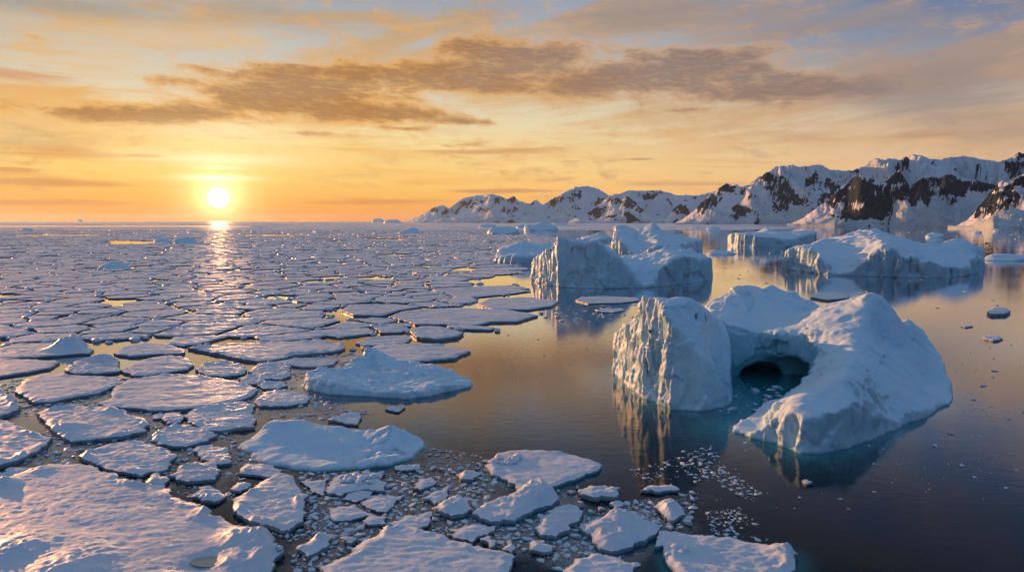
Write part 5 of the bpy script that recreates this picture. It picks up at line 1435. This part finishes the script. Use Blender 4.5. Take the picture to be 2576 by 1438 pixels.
# ------------------------------------------------------------------ the mountain coast
def mountain_material(name, rock=(0.007, 0.018, 0.036), snow=(0.76, 0.83, 0.89)):
    m, nt, b = material(name)
    geo = nt.node('ShaderNodeNewGeometry')
    pos = geo.outputs['Position']
    rk = nt.node('ShaderNodeAttribute', attribute_name='rock').outputs['Fac']
    n1 = nt.noise(nt.v('MULTIPLY', pos, (0.012, 0.012, 0.02)), 1.0, 8, 0.68, 0.4)
    n2 = nt.noise(nt.v('MULTIPLY', pos, (0.004, 0.004, 0.006)), 1.0, 6, 0.6, 0.4)
    n3 = nt.noise(nt.v('MULTIPLY', pos, (0.022, 0.022, 0.005)), 1.0, 6, 0.66, 0.8)
    f = nt.step(nt.m('ADD', rk, nt.m('ADD', nt.m('MULTIPLY', nt.m('SUBTRACT', n1, 0.5), 1.0), nt.m('MULTIPLY', nt.m('SUBTRACT', n3, 0.5), 0.9))), 0.43, 0.53)
    rc = nt.mix(n2, rock, tuple(c * 2.2 for c in rock))
    ice = nt.node('ShaderNodeAttribute', attribute_name='ice').outputs['Fac']
    sc = nt.mix(nt.m('MULTIPLY', ice, 0.75), snow, (0.42, 0.58, 0.66))
    sc = nt.mix(nt.m('MULTIPLY', nt.m('MULTIPLY', ice, nt.step(n1, 0.5, 0.62)), 0.6), sc, (0.24, 0.38, 0.46))
    nt.put(b.inputs['Base Color'], nt.mix(f, sc, rc))
    b.inputs['Roughness'].default_value = 0.8
    b.inputs['Specular IOR Level'].default_value = 0.15
    h = nt.m('ADD', n1, nt.m('MULTIPLY', n2, 0.8))
    bp = nt.node('ShaderNodeBump', {'Height': h, 'Strength': 0.8, 'Distance': 34.0})
    nt.l.new(bp.outputs[0], b.inputs['Normal'])
    return m


def mountain(name, crest, shore, d_shore, d_crest, mat, rocks, rough=1.0, prof=1.25, step=2.0, seed=0, nrow=110, ice_cliff=0.0, ridge_scale=1.0, auto_rock=0.5, rock_bias=0.0):
    """crest and shore: survey lines; the slope between them is eroded into spurs and gullies"""
    cx = np.array([c[0] for c in crest], float); cy = np.array([c[1] for c in crest], float)
    xs = np.arange(cx[0], cx[-1] + step, step)
    crest_y = np.interp(xs, cx, cy)
    jag = fbm(xyz(xs * 0.045, 0.0, seed), 4, 0.6) * 3.2 * rough
    sx = np.array([c[0] for c in shore], float); sd = np.array([c[1] for c in shore], float)
    s_dep = np.interp(xs, sx, sd)
    dd = np.linspace(0, 1, nrow)
    dd = np.concatenate([dd, 1 + np.linspace(0.04, 0.5, 12)])
    V = np.zeros((len(dd), len(xs), 3))
    dep_c = d_crest(xs) if callable(d_crest) else np.full(len(xs), float(d_crest))
    dep_c = dep_c * (1 + 0.05 * fbm(xyz(xs * 0.02, 3.0, seed), 3))
    edge = sstep(0, 1, np.minimum((xs - cx[0]) / 22.0, 1))
    crest_y2 = crest_y - jag * (0.75 if rough > 0.95 else 0.55) - 2.2 * rough * (fbm(xyz(xs * 0.16, 7.0, seed), 3, 0.6, True) - 0.9) * (0.4 + 0.6 * sstep(-0.2, 0.3, fbm(xyz(xs * 0.012, 4.0, seed), 2)))
    ks = np.ones(7) / 7
    crest_s = np.convolve(np.pad(crest_y, 3, mode='edge'), ks, 'valid')
    Hc = np.array([T(x, y, d)[2] for x, y, d in zip(xs, crest_y2, dep_c)])
    Hc = np.maximum(Hc, 2.0)
    Hs = np.maximum(np.array([T(x, y, d)[2] for x, y, d in zip(xs, crest_s, dep_c)]), 2.0)
    for i, t in enumerate(dd):
        Y = s_dep + (dep_c - s_dep) * t
        X = np.array([T(x, 556.0, y)[0] for x, y in zip(xs, Y)])
        q = xyz(X * 0.0011 * ridge_scale, Y * 0.0007 * ridge_scale, seed * 5.0)
        q[:, 0] += 0.25 * fbm(q * 2 + 3, 2) + 0.35 * t
        rg = fbm(q, 6, 0.58, True)                       # spurs running down to the sea
        if t <= 1:
            wc = sstep(0.72, 1.0, t)
            Hm = Hs * (1 - wc) + Hc * wc
            base = Hm * (0.03 + 0.97 * t ** prof)
            amp = Hm * 0.70 * rough * (4 * t * (1 - t)) ** 0.6
            H = base + amp * (rg - 0.75)
            H = np.minimum(H, CAM_H + (Hc - CAM_H) * Y / dep_c * (0.985 if t < 0.99 else 1.0))
            H = np.maximum(H, 6.0 + (ice_cliff * (0.75 + 0.5 * fbm(xyz(xs * 0.05, 1.0, seed), 3)) if i > 0 else 0))
            if i == 0: H = np.full(len(xs), -3.0)
        else:
            H = Hc * np.clip(1 - (t - 1) * 1.6, 0.05, 1) * (1 + 0.1 * (rg - 0.8) * (t - 1))
        V[i, :, 0] = X; V[i, :, 1] = Y; V[i, :, 2] = H
    nr, nc = len(dd), len(xs)
    v = V.reshape(-1, 3)
    idx = np.arange(nr * nc).reshape(nr, nc)
    f = np.stack([idx[:-1, :-1].ravel(), idx[:-1, 1:].ravel(), idx[1:, 1:].ravel(), idx[1:, :-1].ravel()], -1)
    n = vnormals(v, f)
    sp = proj(v)
    steep = sstep(0.86, 0.5, n[:, 2])
    gul = fbm(xyz(sp[:, 0] * 0.075 + sp[:, 1] * 0.045, sp[:, 1] * 0.016, seed + 8.0), 4, 0.6, True) - 0.75
    nz = fbm(xyz(sp[:, 0] * 0.02 + sp[:, 1] * 0.02, sp[:, 1] * 0.045 - sp[:, 0] * 0.012, seed + 3.0), 5, 0.6)
    rk = auto_rock * steep * (0.5 + nz)
    for x, y, rx, ry, a in rocks:
        g = np.exp(-(((sp[:, 0] - x) / rx) ** 2 + ((sp[:, 1] - y) / ry) ** 2) ** 1.5)
        rk = np.maximum(rk, g ** 0.6 * a * (0.62 + 0.75 * nz + 0.45 * steep - 0.45 * gul))
    rk = rk + rock_bias
    t_ = np.repeat(dd, nc)
    ic = sstep(0.13, 0.03, t_) * (0.5 + 0.5 * np.clip(fbm(xyz(sp[:, 0] * 0.02, 2.0, seed), 3) + 0.6, 0, 1))
    c0 = np.array([v[:, 0].mean(), v[:, 1].mean(), 0])
    o = mesh_obj(name, v - c0, f, mat, attrs={'rock': np.clip(rk, 0, 1), 'ice': ic})
    o.location = c0
    tag(o, kind='structure')
    return o


def build_mountains():
    mat = mountain_material('mountain_rock_and_snow')
    mountain('mountains', [(1022, 556), (1045, 547), (1062, 539), (1095, 519), (1115, 516), (1130, 524), (1165, 497), (1200, 491), (1240, 488), (1262, 494), (1275, 500), (1292, 491), (1305, 504), (1330, 512), (1350, 502), (1365, 514), (1390, 499), (1410, 487), (1430, 477), (1450, 469), (1475, 467), (1505, 474), (1530, 490), (1550, 489), (1580, 478), (1620, 479), (1660, 478), (1700, 490), (1760, 490), (1800, 478), (1840, 470), (1900, 470)],
             [(1000, 15000), (1300, 13500), (1900, 13000)], 0, 17500, mat,
             [(1100, 530, 40, 10, .8), (1180, 512, 30, 12, .9), (1215, 520, 14, 18, .8), (1150, 525, 24, 12, .8), (1290, 500, 12, 9, .9), (1350, 510, 14, 10, 1), (1405, 503, 26, 12, .9), (1440, 490, 30, 12, .7), (1270, 530, 20, 8, .6), (1360, 530, 40, 8, .5), (1640, 492, 30, 6, .7), (1690, 500, 20, 6, .5)], seed=1, prof=1.1, nrow=80, ridge_scale=0.55, auto_rock=0.6, rough=0.9)
    mountain('mountains', [(1430, 556), (1465, 540), (1490, 528), (1510, 510), (1530, 494), (1545, 487), (1560, 490), (1575, 488), (1590, 500), (1605, 515), (1625, 534), (1660, 545), (1700, 553)],
             [(1430, 12000), (1700, 12000)], 0, 13500, mat, [(1590, 510, 22, 16, 1.1), (1610, 525, 16, 10, 1.0), (1500, 530, 30, 8, .9), (1540, 500, 26, 12, .7), (1520, 525, 20, 8, .7)], seed=2, prof=1.0, nrow=70, ridge_scale=0.8, auto_rock=0.8)
    mountain('mountains', [(1672, 552), (1690, 530), (1702, 517), (1712, 511), (1725, 515), (1738, 528), (1752, 545)],
             [(1660, 11500), (1760, 11500)], 0, 12200, mat, [(1712, 522, 24, 12, 1.2)], seed=12, prof=1.0, nrow=50, ridge_scale=1.0, auto_rock=0.5)
    mountain('mountains', [(1700, 560), (1725, 546), (1750, 524), (1775, 498), (1800, 478), (1815, 466), (1826, 459), (1838, 466), (1850, 464), (1862, 470), (1880, 463), (1905, 445), (1930, 430), (1945, 420), (1965, 416), (1990, 417), (2010, 419), (2035, 416), (2050, 412), (2066, 418), (2085, 426), (2110, 429), (2132, 428), (2140, 430), (2160, 420), (2178, 406), (2196, 398), (2225, 398), (2255, 402), (2270, 392), (2288, 387), (2310, 391), (2335, 400), (2360, 401), (2390, 391), (2420, 392), (2460, 400), (2500, 406), (2530, 398), (2552, 382), (2570, 388), (2620, 375), (2760, 390)],
             [(1690, 8000), (1900, 7600), (2100, 7200), (2800, 7000)], 0, 9800, mat,
             [(1770, 515, 24, 22, 1.0), (1800, 500, 22, 22, .9), (1828, 470, 20, 12, 1.0), (1865, 530, 22, 18, 1.0), (1925, 443, 24, 12, .95), (1880, 490, 24, 20, .65), (1955, 470, 30, 26, .85), (1990, 500, 22, 22, .9), (1965, 515, 24, 18, .9), (2040, 455, 26, 14, .95), (2085, 470, 30, 22, .8), (2060, 490, 30, 20, .6), (1905, 540, 14, 8, .9), (2020, 510, 18, 12, .7),
              (2275, 405, 16, 14, .8), (2262, 425, 14, 14, .7), (2345, 405, 12, 5, .7), (2455, 432, 12, 8, 1.0), (2560, 430, 30, 26, .9), (2540, 405, 22, 14, .7), (2600, 400, 40, 30, .9)], seed=3, prof=0.92, nrow=140, ice_cliff=14, ridge_scale=0.9, auto_rock=0.42, rough=1.0)
    mountain('mountains', [(1980, 568), (2005, 556), (2040, 534), (2070, 512), (2095, 488), (2115, 468), (2135, 452), (2152, 442), (2162, 439), (2178, 446), (2192, 447), (2205, 456), (2222, 458), (2236, 440), (2248, 432), (2254, 429), (2264, 440), (2276, 456), (2290, 464), (2305, 452), (2322, 442), (2340, 444), (2356, 448), (2372, 439), (2388, 438), (2402, 446), (2430, 450), (2450, 452), (2475, 461), (2490, 462), (2510, 473), (2540, 485), (2620, 500)],
             [(1975, 5400), (2100, 5000), (2300, 4700), (2650, 4500)], 0, lambda x: 6400 + 0 * x, mat,
             [(2150, 470, 50, 34, 1.2), (2110, 505, 34, 30, 1.1), (2190, 520, 44, 40, 1.3), (2160, 520, 34, 34, 1.1), (2225, 500, 26, 40, 1.1), (2215, 535, 26, 16, 1.1), (2090, 540, 16, 8, 1.0), (2130, 545, 26, 9, 1.0), (2180, 556, 20, 7, .9), (2120, 530, 20, 14, .7), (2250, 450, 22, 34, 1.3), (2268, 470, 22, 34, 1.2),
              (2320, 470, 34, 30, 1.25), (2300, 490, 18, 24, 1.0), (2375, 460, 34, 24, 1.25), (2350, 478, 26, 18, .8), (2400, 470, 34, 22, 1.3), (2445, 465, 40, 14, 1.2), (2480, 468, 30, 10, 1.1), (2390, 500, 24, 10, .8), (2330, 505, 10, 8, 1.0), (2480, 480, 14, 10, .7)], seed=4, prof=0.85, nrow=150, ice_cliff=16, ridge_scale=1.5, auto_rock=0.3, rough=1.15)
    mountain('mountains', [(2385, 577), (2410, 566), (2432, 552), (2450, 535), (2462, 515), (2478, 495), (2490, 476), (2502, 462), (2514, 455), (2530, 458), (2545, 450), (2560, 440), (2590, 425), (2640, 410), (2760, 400)],
             [(2380, 3700), (2500, 3300), (2800, 3000)], 0, 4300, mat,
             [(2490, 510, 34, 28, 1.25), (2465, 535, 16, 14, 1.1), (2530, 500, 34, 26, 1.2), (2510, 470, 16, 12, .8), (2545, 475, 20, 14, .9), (2570, 460, 20, 20, 1.0), (2600, 480, 30, 30, 1.0)], seed=6, prof=0.9, nrow=120, ice_cliff=9, ridge_scale=1.6, auto_rock=0.25, rough=1.0)


build_mountains()
# ------------------------------------------------------------------ thin sea haze over the whole scene
def build_haze():
    m = bpy.data.materials.new('sea_haze'); m.use_nodes = True
    nt = NT(m.node_tree)
    for n in list(nt.n): nt.n.remove(n)
    out = nt.node('ShaderNodeOutputMaterial')
    vs = nt.node('ShaderNodeVolumeScatter', {'Color': (0.55, 0.80, 1.0), 'Density': 1.05e-5, 'Anisotropy': 0.45})
    nt.l.new(vs.outputs[0], out.inputs['Volume'])
    X, Y0, Y1, Z0, Z1_ = 40000, -2000, 45000, -20, 420
    v = [(-X, Y0, Z0), (X, Y0, Z0), (X, Y1, Z0), (-X, Y1, Z0), (-X, Y0, Z1_), (X, Y0, Z1_), (X, Y1, Z1_), (-X, Y1, Z1_)]
    f = [(0, 3, 2, 1), (4, 5, 6, 7), (0, 1, 5, 4), (1, 2, 6, 5), (2, 3, 7, 6), (3, 0, 4, 7)]
    o = mesh_obj('sky_haze', v, f, m, smooth=False)
    tag(o, kind='structure')


build_haze()
scene.cycles.volume_bounces = 0
build_water(SHOALS)
